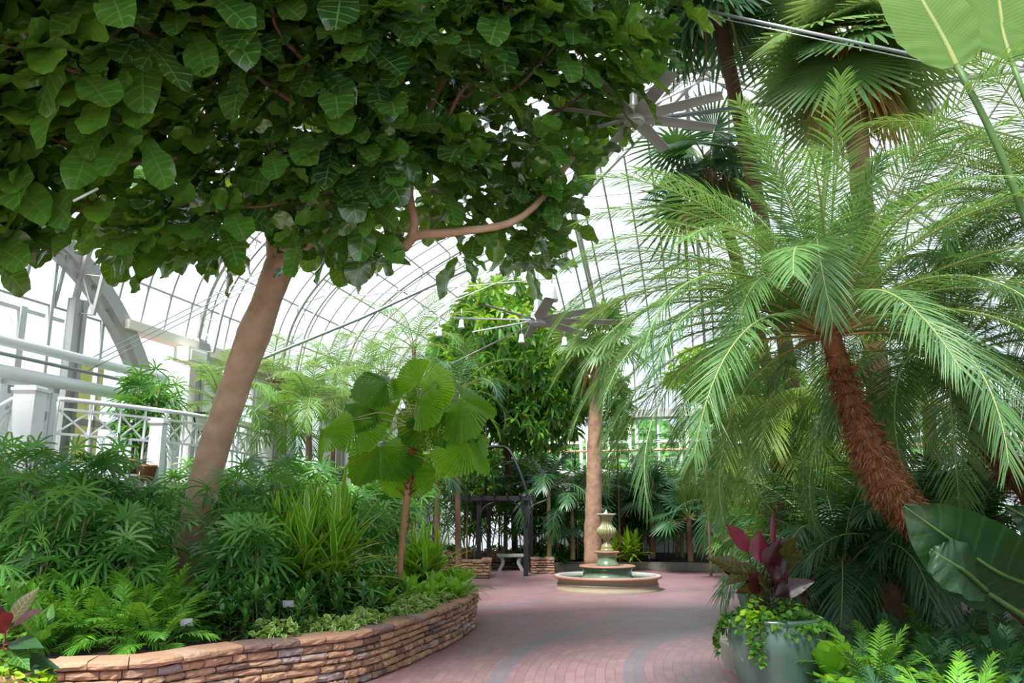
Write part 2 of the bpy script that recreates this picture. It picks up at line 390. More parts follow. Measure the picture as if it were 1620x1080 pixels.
def end_curve(r, off=0.0):
    im = HW - abs(r); q = PROF[PROF[:, 0] <= im + 1e-6]
    if len(q) < 2: q = np.array([PROF[0], [max(im, .05), zin(im)]])
    elif q[-1, 0] < im - .02: q = np.vstack([q, [im, zin(im)]])
    if off:
        t = nrm(np.gradient(q, axis=0)); nn = np.column_stack([t[:, 1], -t[:, 0]]); q = q + nn * off
    return np.column_stack([np.full(len(q), r), AL - q[:, 0], q[:, 1]])
COLS = [14.95 + 3.45 * k for k in range(-5, 4)] + [AL - .12]
COLS = [a for a in COLS if a < AL - 1] + [AL - .1]
# glass skin
mb = MB()
for sg in (1, -1):
    A = np.array([AN, AL]); rows = []
    for i, z in PROF: rows.append([(sg * (-HW + i), AN, z), (sg * (-HW + i), AL - i, z)])
    sheet(mb, np.array(rows))
sheet(mb, np.array([[(-HW + i, AL - i, z), (HW - i, AL - i, z)] for i, z in PROF[:-1]]))
tag(room(mb.build('ceiling', GLASS)), kind='structure')
# glazing bars: one thing per side of the roof
for k, sg in ((1, 1), (2, -1)):
    mb = MB()
    for a in np.arange(AN, AL - .2, .69):
        c = side_curve(sg, a); sweep_rect(mb, c, .035, .05, (0, 1, 0)) if len(c) > 2 else None
    for i in INS:
        mb_a = (sg * (-HW + i), AN, zin(i)); mb_b = (sg * (-HW + i), AL - i, zin(i))
        bar(mb, mb_a, mb_b, .035, .03)
    tag(room(mb.build(f'trim_{k}', BARM, smooth=False)), kind='structure')
mb = MB()
for r in np.arange(-HW + .3, HW - .2, .69):
    c = end_curve(r); sweep_rect(mb, c, .035, .05, (1, 0, 0)) if len(c) > 2 else None
for i in INS: bar(mb, (-HW + i, AL - i, zin(i)), (HW - i + 1e-3, AL - i, zin(i)), .035, .03)
tag(room(mb.build('trim_3', BARM, smooth=False)), kind='structure')
# ribs: latticed double chords on every column
def lattice(mb, o, q, w=.07):
    sweep_rect(mb, o, w, .1, (0, 1, 0)); sweep_rect(mb, q, w * .8, .06, (0, 1, 0))
    k = 0
    for j in range(0, len(o) - 3, 3):
        A, B = (o, q) if k % 2 else (q, o); tube(mb, [A[j], B[min(j + 3, len(q) - 1)]], .014, 4, cap=False); tube(mb, [o[j], q[j]], .012, 4, cap=False); k += 1
RIBM = plain('rib_paint', (.44, .44, .43), .5, nz=.4, ns=2)
n_ = 4
for sg in (1, -1):
    mb = MB()
    for a in COLS[:-1]:
        o = side_curve(sg, a, .08); q = side_curve(sg, a, .52)
        m = min(len(o), len(q)); lattice(mb, o[:m], q[:m])
    # hip rib
    hp = np.column_stack([sg * (-HW + PROF[:, 0] + .06), AL - PROF[:, 0] - .06, PROF[:, 1]]); hq = hp + np.array([sg * .3, -.3, -.35]) * np.linspace(.4, 1, len(hp))[:, None]
    sweep_rect(mb, hp, .12, .12); sweep_rect(mb, hq, .08, .08)
    for j in range(0, len(hp) - 3, 3): tube(mb, [hp[j], hq[j + 3]], .016, 4); tube(mb, [hq[j], hp[j]], .014, 4)
    tag(room(mb.build(f'trim_{n_}', RIBM, smooth=False)), kind='structure'); n_ += 1
mb = MB()
for r in np.arange(-HW + 3.45, HW - 1, 3.45):
    o = end_curve(r, .08); q = end_curve(r, .45); m = min(len(o), len(q)); o = o[:m]; q = q[:m]
    sweep_rect(mb, o, .07, .1, (1, 0, 0)); sweep_rect(mb, q, .055, .06, (1, 0, 0))
    for j in range(0, m - 3, 3): tube(mb, [o[j], q[j + 3]], .013, 4); tube(mb, [o[j], q[j]], .012, 4)
sweep_rect(mb, [(0, AN, 12.15), (0, AL - HW, 12.15)], .15, .15)
tag(room(mb.build(f'trim_{n_}', RIBM, smooth=False)), kind='structure'); n_ += 1
# columns under the ribs, gutters, sills
for k, a in enumerate(COLS):
    if a < 3: continue
    mb = MB()
    for q in (-.10, .10): box(mb, (-HW + .18, a + q, GUT / 2 + .1), (.16, .09, GUT + .2))
    box(mb, (-HW + .2, a, GUT / 2 + .1), (.05, .14, GUT + .2))
    if a > 14: box(mb, (-HW + .16, a, GUT), (.3, .4, .26))
    tag(room(mb.build('column', RIBM, smooth=False)), kind='structure', label=None)
mb = MB(); box(mb, (-HW + .1, (14.95 + AL) / 2, GUT), (.34, AL - 14.95, .24)); box(mb, (-HW + .12, 13.75, GUT + .03), (.36, 2.2, .17))
tag(room(mb.build(f'trim_{n_}', plain('gutter_cream', (.80, .76, .68), .6), smooth=False)), kind='structure'); n_ += 1
mb = MB(); box(mb, (0, AL - .05, GUT), (2 * HW, .36, .26)); box(mb, (HW - .1, (AN + AL) / 2, GUT), (.34, AL - AN, .26)); box(mb, (0, AL, SILL + .04), (2 * HW, .42, .1)); box(mb, (HW, (AN + AL) / 2, SILL + .04), (.42, AL - AN, .1))
tag(room(mb.build(f'trim_{n_}', RIBM, smooth=False)), kind='structure'); n_ += 1
# windows: each with its frame and pane
wn = 1
def window(c, w, h, along, nx=4, ny=4, rail=True):
    """c centre in room coords; along 'r' or 'a'"""
    global wn
    o = thing(f'window_{wn}', None, None, (0, 0, 0)); o.rotation_euler = (0, 0, -YAW); o['kind'] = 'structure'; wn += 1
    u = np.array([1., 0, 0]) if along == 'r' else np.array([0, 1., 0]); c = np.asarray(c, float); z = np.array([0, 0, 1.])
    sz = lambda a, b, t=.08: (a, t, b) if along == 'r' else (t, a, b)
    f = MB()
    for s in (-1, 1): box(f, c + u * s * (w / 2 - .05), sz(.1, h, .14)); box(f, c + z * s * (h / 2 - .05), sz(w, .1, .14))
    if rail: box(f, c + z * .1, sz(w, .09, .12)); box(f, c, sz(.07, h, .1))
    f.build('window_frame', WHITE, o, smooth=False)
    g = MB()
    for i in range(1, nx): box(g, c + u * (i / nx - .5) * w, sz(.018, h - .1, .02))
    for i in range(1, ny): box(g, c + z * (i / ny - .5) * h, sz(w - .1, .018, .02))
    g.build('glazing_bars', BARM, o, smooth=False)
    p = MB(); q = c; a_, b_ = u * w / 2, z * h / 2
    sheet(p, [[q - a_ - b_, q + a_ - b_], [q - a_ + b_, q + a_ + b_]]); p.build('pane', WGLASS, o)
hgt = GUT - SILL - .2
for r in np.arange(-HW + 1.725, HW, 3.45 / 2):
    window((r - .0, AL + .02, (SILL + GUT) / 2), 1.6, hgt, 'r')
for a in COLS[:-1]:
    if a > 10: window((HW - .0, a + 1.7, (SILL + GUT) / 2), 3.2, hgt, 'a', 6, 4)
for a in COLS[4:-1]:
    if a > 14: window((-HW, a + 1.7, (2.1 + GUT) / 2), 1.5, 2.7, 'a', 3, 5)
mb = MB()
for a in COLS[5:-1]: box(mb, (-HW, a + .5, 3.5), (.12, .8, 2.9)); box(mb, (-HW, a + 2.95, 3.5), (.12, .85, 2.9))
tag(room(mb.build(f'trim_{n_}', WHITE, smooth=False)), kind='structure'); n_ += 1
# great arched glass wall at the left, with tall panes under an arch
ca, cz, R0 = 9.3, 1.6, 4.85
th = np.linspace(-.12, PI + .12, 49)
o = thing('window_40', None, None); room(o); o['kind'] = 'structure'
mb = MB(); arc = np.column_stack([np.full(49, -HW + .1), ca + R0 * np.cos(th), cz + R0 * np.sin(th)]); sweep_rect(mb, arc, .28, .2, (1, 0, 0))
arc2 = arc.copy(); arc2[:, 1] = ca + (R0 - .3) * np.cos(th); arc2[:, 2] = cz + (R0 - .3) * np.sin(th); sweep_rect(mb, arc2, .1, .1, (1, 0, 0))
mb.build('arch_frame', RIBM, o, smooth=False)
mb = MB()
for a in np.arange(ca - 4.2, ca + 4.3, 1.2):
    zt = cz + math.sqrt(max(R0 ** 2 - (a - ca) ** 2, 0)) - .1
    if zt > 2.3: box(mb, (-HW, a, (zt + 2.1) / 2), (.1, .06, zt - 2.1))
for z in (3.15,): box(mb, (-HW, ca + .0, z), (.1, 9.0, .12))
mb.build('mullion', PGREY, o, smooth=False)
mb = MB(); sheet(mb, np.stack([np.column_stack([np.full(49, -HW - .02), arc[:, 1], np.full(49, 2.1)]), np.column_stack([np.full(49, -HW - .02), arc[:, 1], np.maximum(arc[:, 2], 2.1)])])); mb.build('pane', WGLASS, o)
# neighbouring glasshouse seen through that wall: roof trusses and floor slab
o = thing('glasshouse_frame', 'white lattice roof trusses of the next glasshouse beyond the arched window', 'building frame'); room(o)
k = 0
for a in (3, 6, 9, 12):
    mb = MB(); q = np.array([[-HW - 1.5 - t * 9, a, 5.2 + 4.2 * math.sin(PI * t)] for t in np.linspace(0, 1, 13)]); q2 = q + np.array([0, 0, -.5])
    sweep_rect(mb, q, .1, .08, (0, 1, 0)); sweep_rect(mb, q2, .08, .06, (0, 1, 0))
    for j in range(12): tube(mb, [q[j], q2[j + 1]], .02, 4); tube(mb, [q2[j], q[j + 1]], .02, 4)
    for x in (0, -1): box(mb, (q[x][0], a, 2.65), (.14, .14, 5.3))
    mb.build('truss', RIBM, o, smooth=False)
mb = MB()
for t in np.linspace(0, 1, 9): bar(mb, (-HW - 1.5 - t * 9, 2, 5.25 + 4.2 * math.sin(PI * t)), (-HW - 1.5 - t * 9, 13, 5.25 + 4.2 * math.sin(PI * t)), .06)
mb.build('purlin', RIBM, o, smooth=False)
mb = MB(); box(mb, (0, 0, 0), (.12, .62, 1.9)); y_ = mb.build('yellow_wall_panel', YELLOW, smooth=False, loc=pt(134, 650, 14.9)); room(y_)
tag(y_, 'pale yellow upright panel standing behind the glass beside the grey column', 'wall panel')
# ---------------------------------------------------------------- terrace
RP = smooth_path([(-6.75, 11.55, 0), (-5.95, 12.7, 0), (-5.4, 13.7, 0), (-5.2, 14.6, 0), (-5.1, 16, 0), (-5.3, 17.7, 0)], 60)
TZ = 2.1
mb = MB(); back = np.array([W(-HW + .02, a, 0) for a in np.linspace(10.2, 17.0, 60)]); poly_slab(mb, (RP, back), 0, TZ); tag(mb.build('terrace_floor', BEIGE, smooth=False), kind='structure')
RZ = 1.12
def railing(path, z0, z1, name, label, mid=.62, step=3):
    o = thing(name, label, 'railing', (0, 0, 0))
    P = np.array(path); Pz = lambda h: P + np.array([0, 0, 1.]) * (np.linspace(z0, z1, len(P)) + h)[:, None]
    mb = MB(); tube(mb, Pz(RZ), .035, 8); mb.build('handrail', WHITE, o)
    for h in (RZ - .14, mid, .08): mb = MB(); sweep_rect(mb, Pz(h), .035, .035); mb.build('rail', WHITE, o, smooth=False)
    T, M, B = Pz(RZ - .14), Pz(mid), Pz(.08)
    idx = list(range(0, len(P), step))
    for a, b in zip(idx[:-1], idx[1:]):
        mb = MB(); bar(mb, T[a], M[b], .022, .022); bar(mb, M[a], T[b], .022, .022); bar(mb, M[a], T[a] + np.array([0, 0, .1]), .03, .03); mb.build('cross_brace', WHITE, o, smooth=False)
        for q in (a, (a + b) // 2): mb = MB(); bar(mb, B[q] - np.array([0, 0, .08]), M[q], .024, .024); mb.build('baluster', WHITE, o, smooth=False)
    return o
railing(RP[3:], TZ, TZ, 'terrace_railing', 'curved white railing with crossed braces along the raised terrace edge', step=4)
SP_ = smooth_path([(-6.95, 11.45, 0), (-7.15, 10.9, 0), (-7.3, 10.2, 0), (-7.4, 9.4, 0)], 22)
railing(SP_, TZ - .05, TZ - 1.25, 'stair_railing', 'white stair railing sloping down to the left of the square white post', step=4)
def newel(x, y, label, w=.26, z0=0.0, h=3.28):
    o = thing('railing_post', label, 'post', (x, y, 0)); mb = MB(); box(mb, (0, 0, (z0 + h) / 2), (w, w, h - z0)); mb.build('post_shaft', WHITE, o, smooth=False)
    mb = MB(); box(mb, (0, 0, h + .02), (w + .06, w + .06, .04)); box(mb, (0, 0, h + .055), (w, w, .035)); mb.build('post_cap', WHITE, o, smooth=False)
newel(-6.78, 11.55, 'thick square white post where stair railing meets terrace railing', .3)
newel(-5.62, 13.15, 'square white post in the middle of the terrace railing', .2, 0, 3.0)
newel(-5.3, 17.85, 'square white post at the far end of the terrace railing', .24)
# stairs behind the stair railing
mb = MB()
for i in range(8):
    c = np.array([-7.62 - .05 * i, 11.2 - .28 * i, 0]); h = TZ - .17 * (i + 1); box(mb, (c[0], c[1], h / 2), (.95, .3, h))
tag(mb.build('stair_flight', BEIGE, smooth=False), 'pale steps rising to the terrace behind the sloping stair railing', 'stairs')
# white door frame behind the stairs
def door(x, y, n, w=.95, h=2.3, rz=0):
    o = thing(f'door_{n}', None, None, (x, y, TZ), rz); o['kind'] = 'structure'
    mb = MB()
    for s in (-1, 1): box(mb, (s * w / 2, 0, h / 2), (.12, .12, h))
    box(mb, (0, 0, h), (w + .12, .12, .14)); mb.build('door_frame', WHITE, o, smooth=False)
    mb = MB()
    for s in (-1, 1): box(mb, (s * (w / 2 - .12), 0, h / 2), (.1, .05, h - .15))
    for z in (.15, h - .12, 1.0): box(mb, (0, 0, z), (w - .2, .05, .14))
    mb.build('door_leaf', WHITE, o, smooth=False)
    mb = MB(); sheet(mb, [[(-w / 2, 0, .1), (w / 2, 0, .1)], [(-w / 2, 0, h - .1), (w / 2, 0, h - .1)]]); mb.build('pane', WGLASS, o)
c = W(-HW + .5, 8.7, 0); door(c[0], c[1], 1, 1.1, 1.75, PI / 2 - YAW); c = W(-HW + .45, 10.4, 0); door(c[0], c[1], 2, 1.0, 1.45, PI / 2 - YAW)
c = W(-HW + .9, 9.5, 0); mb = MB(); box(mb, (c[0], c[1], TZ / 2), (2.2, 5.0, TZ), rz=-YAW); tag(mb.build('landing_floor', BEIGE, smooth=False), kind='structure')
# white pipes along the left wall
def pipe(name, P, r, mat, label, cat='pipe', sides=10, group=None):
    mb = MB(); tube(mb, P, r, sides); return tag(mb.build(name, mat), label, cat, group)
def wl(*q): return [W(*x) for x in q]
pipe('heating_pipe', smooth_path(wl((-10.3, 4, 3.66), (-10.3, 8, 3.66), (-10.3, 13.3, 3.66), (-10.3, 13.85, 3.6), (-10.3, 13.95, 3.3), (-10.3, 13.95, 2.12)), 60), .105, WHITE, 'fat white horizontal pipe bending down above the terrace railing')
pipe('heating_pipe', wl((-10.3, 4, 4.12), (-10.3, 13.5, 4.12)), .085, WHITE, 'upper straight white pipe running above the fat bent pipe')
pipe('conduit', wl((-10.2, 4, 3.9), (-10.2, 12.4, 3.9)), .03, STEEL, 'thin dull steel conduit between the two white pipes')
pipe('pipe_riser', wl((-10.2, 12.95, TZ), (-10.2, 12.95, 3.6)), .11, WHITE, 'short white vertical pipe below the fat pipe, behind the railing')
mb = MB(); box(mb, (0, 0, 0), (.34, .62, .3)); box(mb, (.18, 0, -.02), (.04, .5, .2)); h_ = mb.build('heater_box', plain('heater_white', (.82, .80, .76), .5), smooth=False, loc=W(-HW + .42, 14.35, 4.72)); room(h_)
tag(h_, 'small white box unit fixed under the cream gutter beam', 'heater')
# steel rods and cables
pipe('tie_rod', [W(-10.6, 14.95, 4.5), W(-9.9, 15.1, 4.62), W(-9.2, 15.2, 4.8), W(-7.2, 15.4, 5.55), W(-3.5, 15.7, 7.1)], .035, STEEL, 'grey steel rod rising from the left wall behind the leaning trunk', 'rod')
for k, dz in enumerate((0, .1, .2)):
    pipe('cable', [W(-10.4, 11.6, 3.95 + dz), W(-6.6, 13.0, 6.35 + dz)], .009, STEEL, ('lowest of three thin parallel cables left of the leaning trunk', 'middle of three thin parallel cables left of the leaning trunk', 'highest of three thin parallel cables left of the leaning trunk')[k], 'cable', 5)
pipe('tie_rod', [pt(600, 40, 9), pt(960, -5, 9.3)], .014, STEEL, 'thin steel rod crossing the top edge in front of fig leaves', 'rod', 6)
pipe('tie_rod', [pt(1060, 5, 9), pt(1510, 100, 8.2)], .022, STEEL, 'grey rod slanting down to the right across the top fan palm leaves', 'rod', 6)
pipe('cable', [pt(1060, 12, 9), pt(1510, 108, 8.2)], .008, STEEL, 'thin cable hanging just under the slanting upper grey rod', 'cable', 5)
pipe('tie_rod', [pt(1030, 188, 11), pt(1480, 130, 9.8), pt(1640, 108, 9.4)], .035, STEEL, 'thick grey rod slanting up to the right beside the upper ceiling fan', 'rod', 7)
pipe('light_pipe', [pt(1300, 172, 10.4), pt(1470, 155, 10)], .03, ALU, 'short pale pipe ending in a round lamp among fan palm leaves', 'pipe', 7)
pipe('cable', [pt(715, 575, 14), pt(850, 508, 12.5)], .012, ALU, 'pale wire running down left from the lower ceiling fan', 'cable', 5)
pipe('cable', [pt(420, 600, 17), pt(900, 400, 15)], .01, ALU, 'thin pale wire crossing in front of the arched roof ribs', 'cable', 5)
pipe('cable', [pt(540, 470, 20), pt(880, 440, 18)], .014, ALU, 'thin level wire below the arched roof near the bushy tree', 'cable', 5)
def spot(p, label, s=1.0, white=True):
    o = thing('spot_lamp', label, 'lamp', p); mb = MB(); lathe(mb, [(.01, .12), (.05, .1), (.06, 0), (.085, -.1), (.08, -.12), (.01, -.1)], sides=14); x = mb.build('lamp_head', ALU if not white else WHITE, o); x.scale = (s,) * 3
    mb = MB(); tube(mb, [(0, 0, .1), (0, 0, .3)], .012, 6); mb.build('lamp_stem', STEEL, o)
spot(pt(1472, 160, 10), 'round pale lamp at the end of the short pipe, top right', 1.3)
spot(pt(1300, 195, 10.4), 'small dark lamp hanging beside the hanging dead fan leaves', .8, False)
for px, py, t in ((695, 525, 'small white lamp hanging left of the bushy tree, lower of two'), (730, 512, 'small white lamp hanging left of the bushy tree, upper of two'), (825, 535, 'small white lamp below the lower ceiling fan'), (893, 540, 'small white lamp right of the lower ceiling fan near palm fronds')):
    spot(pt(px, py, 15.5), t, .75)
spot(pt(873, 462, 13.5), 'dark round hanging lamp just above the lower ceiling fan', 1.3, False)
pipe('light_bar', [pt(116, 318, 7.0), pt(155, 298, 7.1)], .012, plain('pale_bar', (.6, .62, .62), .4), 'short pale bar showing among fig leaves near the left edge', 'bar', 6)
o = thing('display_board', 'white board with a dark slanted frame standing behind the terrace railing', 'board', tuple(pt(335, 668, 15.2) * [1, 1, 0] + [0, 0, TZ]))
zb = pt(335, 668, 15.2)[2] - TZ; mb = MB(); box(mb, (0, 0, zb), (.62, .05, .42), ax=np.array([[1, 0, 0], [0, .8, -.6], [0, .6, .8]])); mb.build('board_frame', BLACK, o, smooth=False)
mb = MB(); box(mb, (0, -.03, zb), (.54, .05, .34), ax=np.array([[1, 0, 0], [0, .8, -.6], [0, .6, .8]])); mb.build('board_face', WHITE, o, smooth=False)
mb = MB(); box(mb, (0, .05, zb / 2), (.07, .07, zb)); mb.build('board_leg', BLACK, o, smooth=False)
# big ceiling fans
def ceiling_fan(px, py, D, R, rodtop, label, a0, tilt=0):
    c = pt(px, py, D); o = thing('ceiling_fan', label, 'ceiling fan', c)
    mb = MB(); lathe(mb, [(.005, .1), (.07, .1), (.1, .07), (.105, -.02), (.13, -.04), (.13, -.1), (.115, -.115), (.115, -.11), (.005, -.11)], sides=28); mb.build('motor_hub', ALU, o)
    mb = MB(); lathe(mb, [(.11, -.112), (.11, -.122), (.005, -.122)], sides=28); mb.build('hub_cover', plain('hub_cover_grey', (.42, .42, .42), .5), o)
    mb = MB(); tube(mb, [(0, 0, .08), (0, 0, rodtop)], .022, 8); mb.build('down_rod', WHITE, o)
    mb = MB(); lathe(mb, [(.02, .3), (.05, .28), (.05, .16), (.08, .1)], sides=16); mb.build('rod_collar', ALU, o)
    for k in range(8):
        a = a0 + k * PI / 4; e = np.array([math.cos(a), math.sin(a), 0]); s = np.array([-math.sin(a), math.cos(a), 0])
        mb = MB(); t = np.linspace(.1, R, 8); w = np.interp(t, [.1, .25, R], [.04, .085, .07])
        x = np.linspace(-1, 1, 7); G = np.stack([e * tt + s * (x[:, None] * ww) + np.array([0, 0, 1.]) * ((.012 * (1 - x ** 2) - .25 * x * ww)[:, None] - .03) for tt, ww in zip(t, w)])
        G2 = G + np.array([0, 0, -.012]); sheet(mb, G); sheet(mb, G2[:, ::-1]); sheet(mb, np.stack([G[:, 0], G2[:, 0]])); sheet(mb, np.stack([G2[:, -1], G[:, -1]])); mb.build('fan_blade', BLADEM, o)
ceiling_fan(1003, 182, 9.6, 1.12, 2.9, 'grey eight-blade ceiling fan beside the fig crown, the upper and nearer', .25)
ceiling_fan(850, 503, 12.5, 1.3, 1.6, 'grey eight-blade ceiling fan in front of the bushy tree, the lower', .1)
pipe('tie_rod', [W(-8.5, 11.8, 8.0), W(2.2, 11.9, 8.3), W(8.3, 12, 8.1)], .03, STEEL, 'long steel tie rod that carries the lower ceiling fan rod', 'rod', 7)
# white ladder-like bracket at fig edge
mb = MB(); A = pt(882, 312, 11.5); B = pt(884, 380, 11.5)
for dx in (-.07, .1): bar(mb, A + [dx, 0, .1], B + [dx, 0, -.3], .07, .05)
bar(mb, A + [-.35, 0, -.2], A + [.15, 0, -.15], .05, .05); bar(mb, A + [-.35, 0, -.55], A + [.15, 0, -.5], .04, .04)
tag(mb.build('hanging_bracket', plain('bracket_cream', (.7, .68, .62), .6), smooth=False), 'cream ladder-like bracket hanging at the right edge of the fig crown', 'bracket')
# ================================================================ stone planters
def stone_wall(name, path, h, label, cat='planter wall', rows=7, thick=.34, ln=.2, closed_back=True, parent=None):
    """dry-stacked stones along a path; outer face to the right of the path"""
    P = smooth_path(path, 200) if len(path) > 2 else np.array([np.asarray(path[0]) + (np.asarray(path[1]) - np.asarray(path[0])) * t for t in np.linspace(0, 1, 60)], float)
    P[:, 2] = 0; ds = np.concatenate([[0], np.cumsum(np.linalg.norm(np.diff(P, axis=0), axis=1))]); Lt = ds[-1]
    at = lambda s: np.array([np.interp(s, ds, P[:, q]) for q in range(3)])
    def fr(s):
        t = nrm(at(min(s + .05, Lt)) - at(max(s - .05, 0))); return at(s), t, np.array([t[1], -t[0], 0])
    mb = MB(); hs = rng.uniform(.8, 1.25, rows); hs[-1] = 1.15; hs = hs / hs.sum() * h; z = 0
    tt = np.linspace(-1, 1, 5)
    for r in range(rows):
        s = -rng.uniform(0, ln); hh = hs[r]
        cap = r == rows - 1
        while s < Lt:
            l = rng.uniform(.55, 1.7) * ln * (1.3 if cap else 1); s1 = min(s + l, Lt); s0 = max(s, 0)
            if s1 - s0 > .03:
                n = 6; ss = np.linspace(s0 + .004, s1 - .004, n); out = rng.uniform(-.012, .015) + (.02 if cap else 0); G = []
                zz0, zz1 = z + .004, z + hh - .004
                prof = [(-thick, zz0), (-.02, zz0), (0, zz0 + .012), (.006, (zz0 + zz1) / 2), (0, zz1 - .012), (-.02, zz1), (-thick, zz1 - (.0 if cap else 0))]
                for i, q in enumerate(ss):
                    c, t, o = fr(q); e = -.014 if i in (0, n - 1) else 0
                    G.append([c + o * (x + out + (e if x > -.1 else 0) + rng.normal() * .005) + np.array([0, 0, zq + (rng.normal() * .0022 if x > -.1 else 0)]) for x, zq in prof])
                v = float(np.clip(rng.normal(.55, .17), 0, 1)) if rng.random() > .17 else rng.choice([.95, .1])
                G = np.array(G); sheet(mb, G, v)
                for g in (G[0], G[-1][::-1]):
                    mb.add(g[[0, 1, 5, 6]], [[0, 1, 2, 3]], None, v); mb.add(g[[1, 2, 4, 5]], [[0, 1, 2, 3]], None, v)
            s += l
        z += hh
    o = thing(name, label, cat) if parent is None else parent
    mb.build('stonework', STONEW, o, smooth=False)
    k = MB(); inn = np.array([at(q) - fr(q)[2] * (thick * .9) for q in np.linspace(0, Lt, 80)]); out = np.array([at(q) - fr(q)[2] * .03 for q in np.linspace(0, Lt, 80)])
    poly_slab(k, (out, inn), 0, h - .03); k.build('wall_core', JOINT, o, smooth=False)
    return P
PWH = .48
top = [(77, 1048), (233, 1041), (367, 1022), (540, 1003), (607, 990), (673, 970), (723, 953), (748, 940), (755, 933)]
wp = [onz(x, y, PWH) for x, y in top]
wp = [q * [1, 1, 0] for q in wp]
e = wp[-1]; wp += [e + [-.12, .75, 0], e + [-.6, 1.6, 0], e + [-1.4, 2.6, 0], e + [-2.2, 3.9, 0]]
PW = stone_wall('planter_wall', wp, PWH, 'long curved low wall of stacked tan stone holding the left planting bed', rows=7)
c0 = wp[0]
stone_wall('planter_wall', [c0 + [-2.6, .45, 0], c0 + [-.34, .62, 0]], PWH - .1, 'short stone wall end behind the near corner of the long curved wall', rows=5)
mb = MB(); box(mb, c0 + [-.17, .2, PWH / 2 - .02], (.34, .5, PWH - .05), rz=-.1); tag(mb.build('corner_stone', STONEW, smooth=False), 'rough stone block forming the near left corner of the planter wall', 'stone block')
# soil of the left bed (rises toward the terrace)
PWi = PW[8:]; T_ = nrm(np.gradient(PWi, axis=0)); inner = PWi - np.column_stack([T_[:, 1], -T_[:, 0], np.zeros(len(PWi))]) * .25
hin = np.linspace(0, 1, len(PWi)); bk = np.column_stack([np.interp(hin, [0, .55, 1], [-8.5, -6.2, -5.0]), np.interp(hin, [0, .3, .6, 1], [8.4, 11, 15, 19]), np.zeros(len(PWi))])
def soil_z(x, y):
    return .42 + .22 * np.clip((-x - 2.6) / 3, 0, 1) * np.clip((y - 7.5) / 2, 0, 1)
mb = MB(); G = []
for t in np.linspace(0, 1, 14):
    q = inner * (1 - t) + bk * t; q[:, 2] = soil_z(q[:, 0], q[:, 1]); G.append(q)
sheet(mb, np.array(G)); tag(mb.build('planter_soil', SOIL), 'dark soil of the left raised planting bed', 'soil', kind='stuff')
# far stone planters beside the pergola
def pier(x0, x1, y0, y1, h, name, label, soil=True):
    o = thing(name, label, 'planter', (0, 0, 0))
    stone_wall(name, [(x0, y0, 0), (x1, y0, 0)], h, None, parent=o, rows=6, ln=.2, thick=.25)
    stone_wall(name, [(x1, y0 + .02, 0), (x1, y1, 0)], h, None, parent=o, rows=6, ln=.2, thick=.25)
    stone_wall(name, [(x0, y1, 0), (x0, y0 + .02, 0)], h, None, parent=o, rows=6, ln=.2, thick=.25)
    mb = MB(); box(mb, ((x0 + x1) / 2, (y0 + y1) / 2, h / 2 - .04), (x1 - x0 - .4, y1 - y0 - .1, h - .1)); mb.build('soil', SOIL, o, smooth=False)
a = onz(742, 915); b = onz(775, 914)
pier(a[0] - 1.0, b[0], a[1], a[1] + 1.3, .46, 'stone_planter', 'low stone planter left of the pergola, before the bench')
a = onz(841, 907); b = onz(877, 907)
pier(a[0], b[0], a[1], a[1] + .75, .42, 'stone_pier', 'small square stone pier right of the pergola post')
stone_wall('planter_wall', [onz(700, 900), onz(700, 900) + [4.2, .9, 0]], .5, 'low stone wall running behind the bench in the shade', rows=6)
# bench
bc = onz(808, 903); bx = thing('stone_bench', 'pale stone bench with curved legs under the dark pergola', 'bench', (bc[0], bc[1] + .2, 0))
mb = MB(); box(mb, (0, 0, .43), (.80, .38, .07)); box(mb, (0, 0, .385), (.72, .32, .03)); mb.build('seat', CAPST, bx, smooth=False)
for s in (-1, 1):
    mb = MB(); G = np.array([[(s * (.27 + .05 * math.cos(z * 5) + w), yy, z * .375) for w, yy in ((-.05, -.14), (.05, -.14), (.05, .14), (-.05, .14), (-.05, -.14))] for z in np.linspace(0, 1, 9)]); sheet(mb, G); mb.build('leg', CAPST, bx)
# pergola: dark posts and beams with curved braces and a trellis
pg = thing('pergola', 'dark painted pergola of slim posts and a flat top over the bench', 'pergola', (0, 0, 0))
x757 = gx(757, 22.2)[0]; x836 = gx(836, 22.2)[0]; zt = 2.0
def part(mbx, name, mat, par, **k): return mbx.build(name, mat, par, smooth=False, **k)
for px, D in ((757, 22.4), (773, 24.0), (832, 22.4), (840, 23.9)):
    mb = MB(); x = gx(px, D)[0]; box(mb, (x, D, zt / 2), (.12, .12, zt)); part(mb, 'post', BLACK, pg)
for D in (22.3, 23.9):
    mb = MB(); box(mb, ((gx(708, D)[0] + gx(846, D)[0]) / 2, D, zt), (gx(846, D)[0] - gx(708, D)[0], .1, .12)); part(mb, 'beam', BLACK, pg)
for k in range(7):
    mb = MB(); x = gx(722 + k * 20, 23)[0]; box(mb, (x, 23.1, zt + .1), (.05, 2.0, .07)); part(mb, 'rafter', BLACK, pg)
for px, s in ((757, 1), (832, -1), (832, 1)):
    mb = MB(); x = gx(px, 22.4)[0]; tube(mb, smooth_path([(x, 22.3, zt - .7), (x + s * .12, 22.3, zt - .25), (x + s * .55, 22.3, zt - .04)], 10), .025, 5); part(mb, 'brace', BLACK, pg)
mb = MB()
for i in range(6): x = gx(718 + i * 13, 24.2)[0]; tube(mb, [(x, 24.2, zt), (x, 24.2, zt + 1.15)], .012, 4)
for z in (.35, .8, 1.15): tube(mb, [(gx(718, 24.2)[0], 24.2, zt + z), (gx(783, 24.2)[0], 24.2, zt + z)], .012, 4)
part(mb, 'trellis', BLACK, pg)
pipe('lamp_pole', [gx(769, 23, 2.0), gx(769, 23, 4.5), ], .03, BLACK, 'slim black pole standing up above the pergola', 'pole', 6)
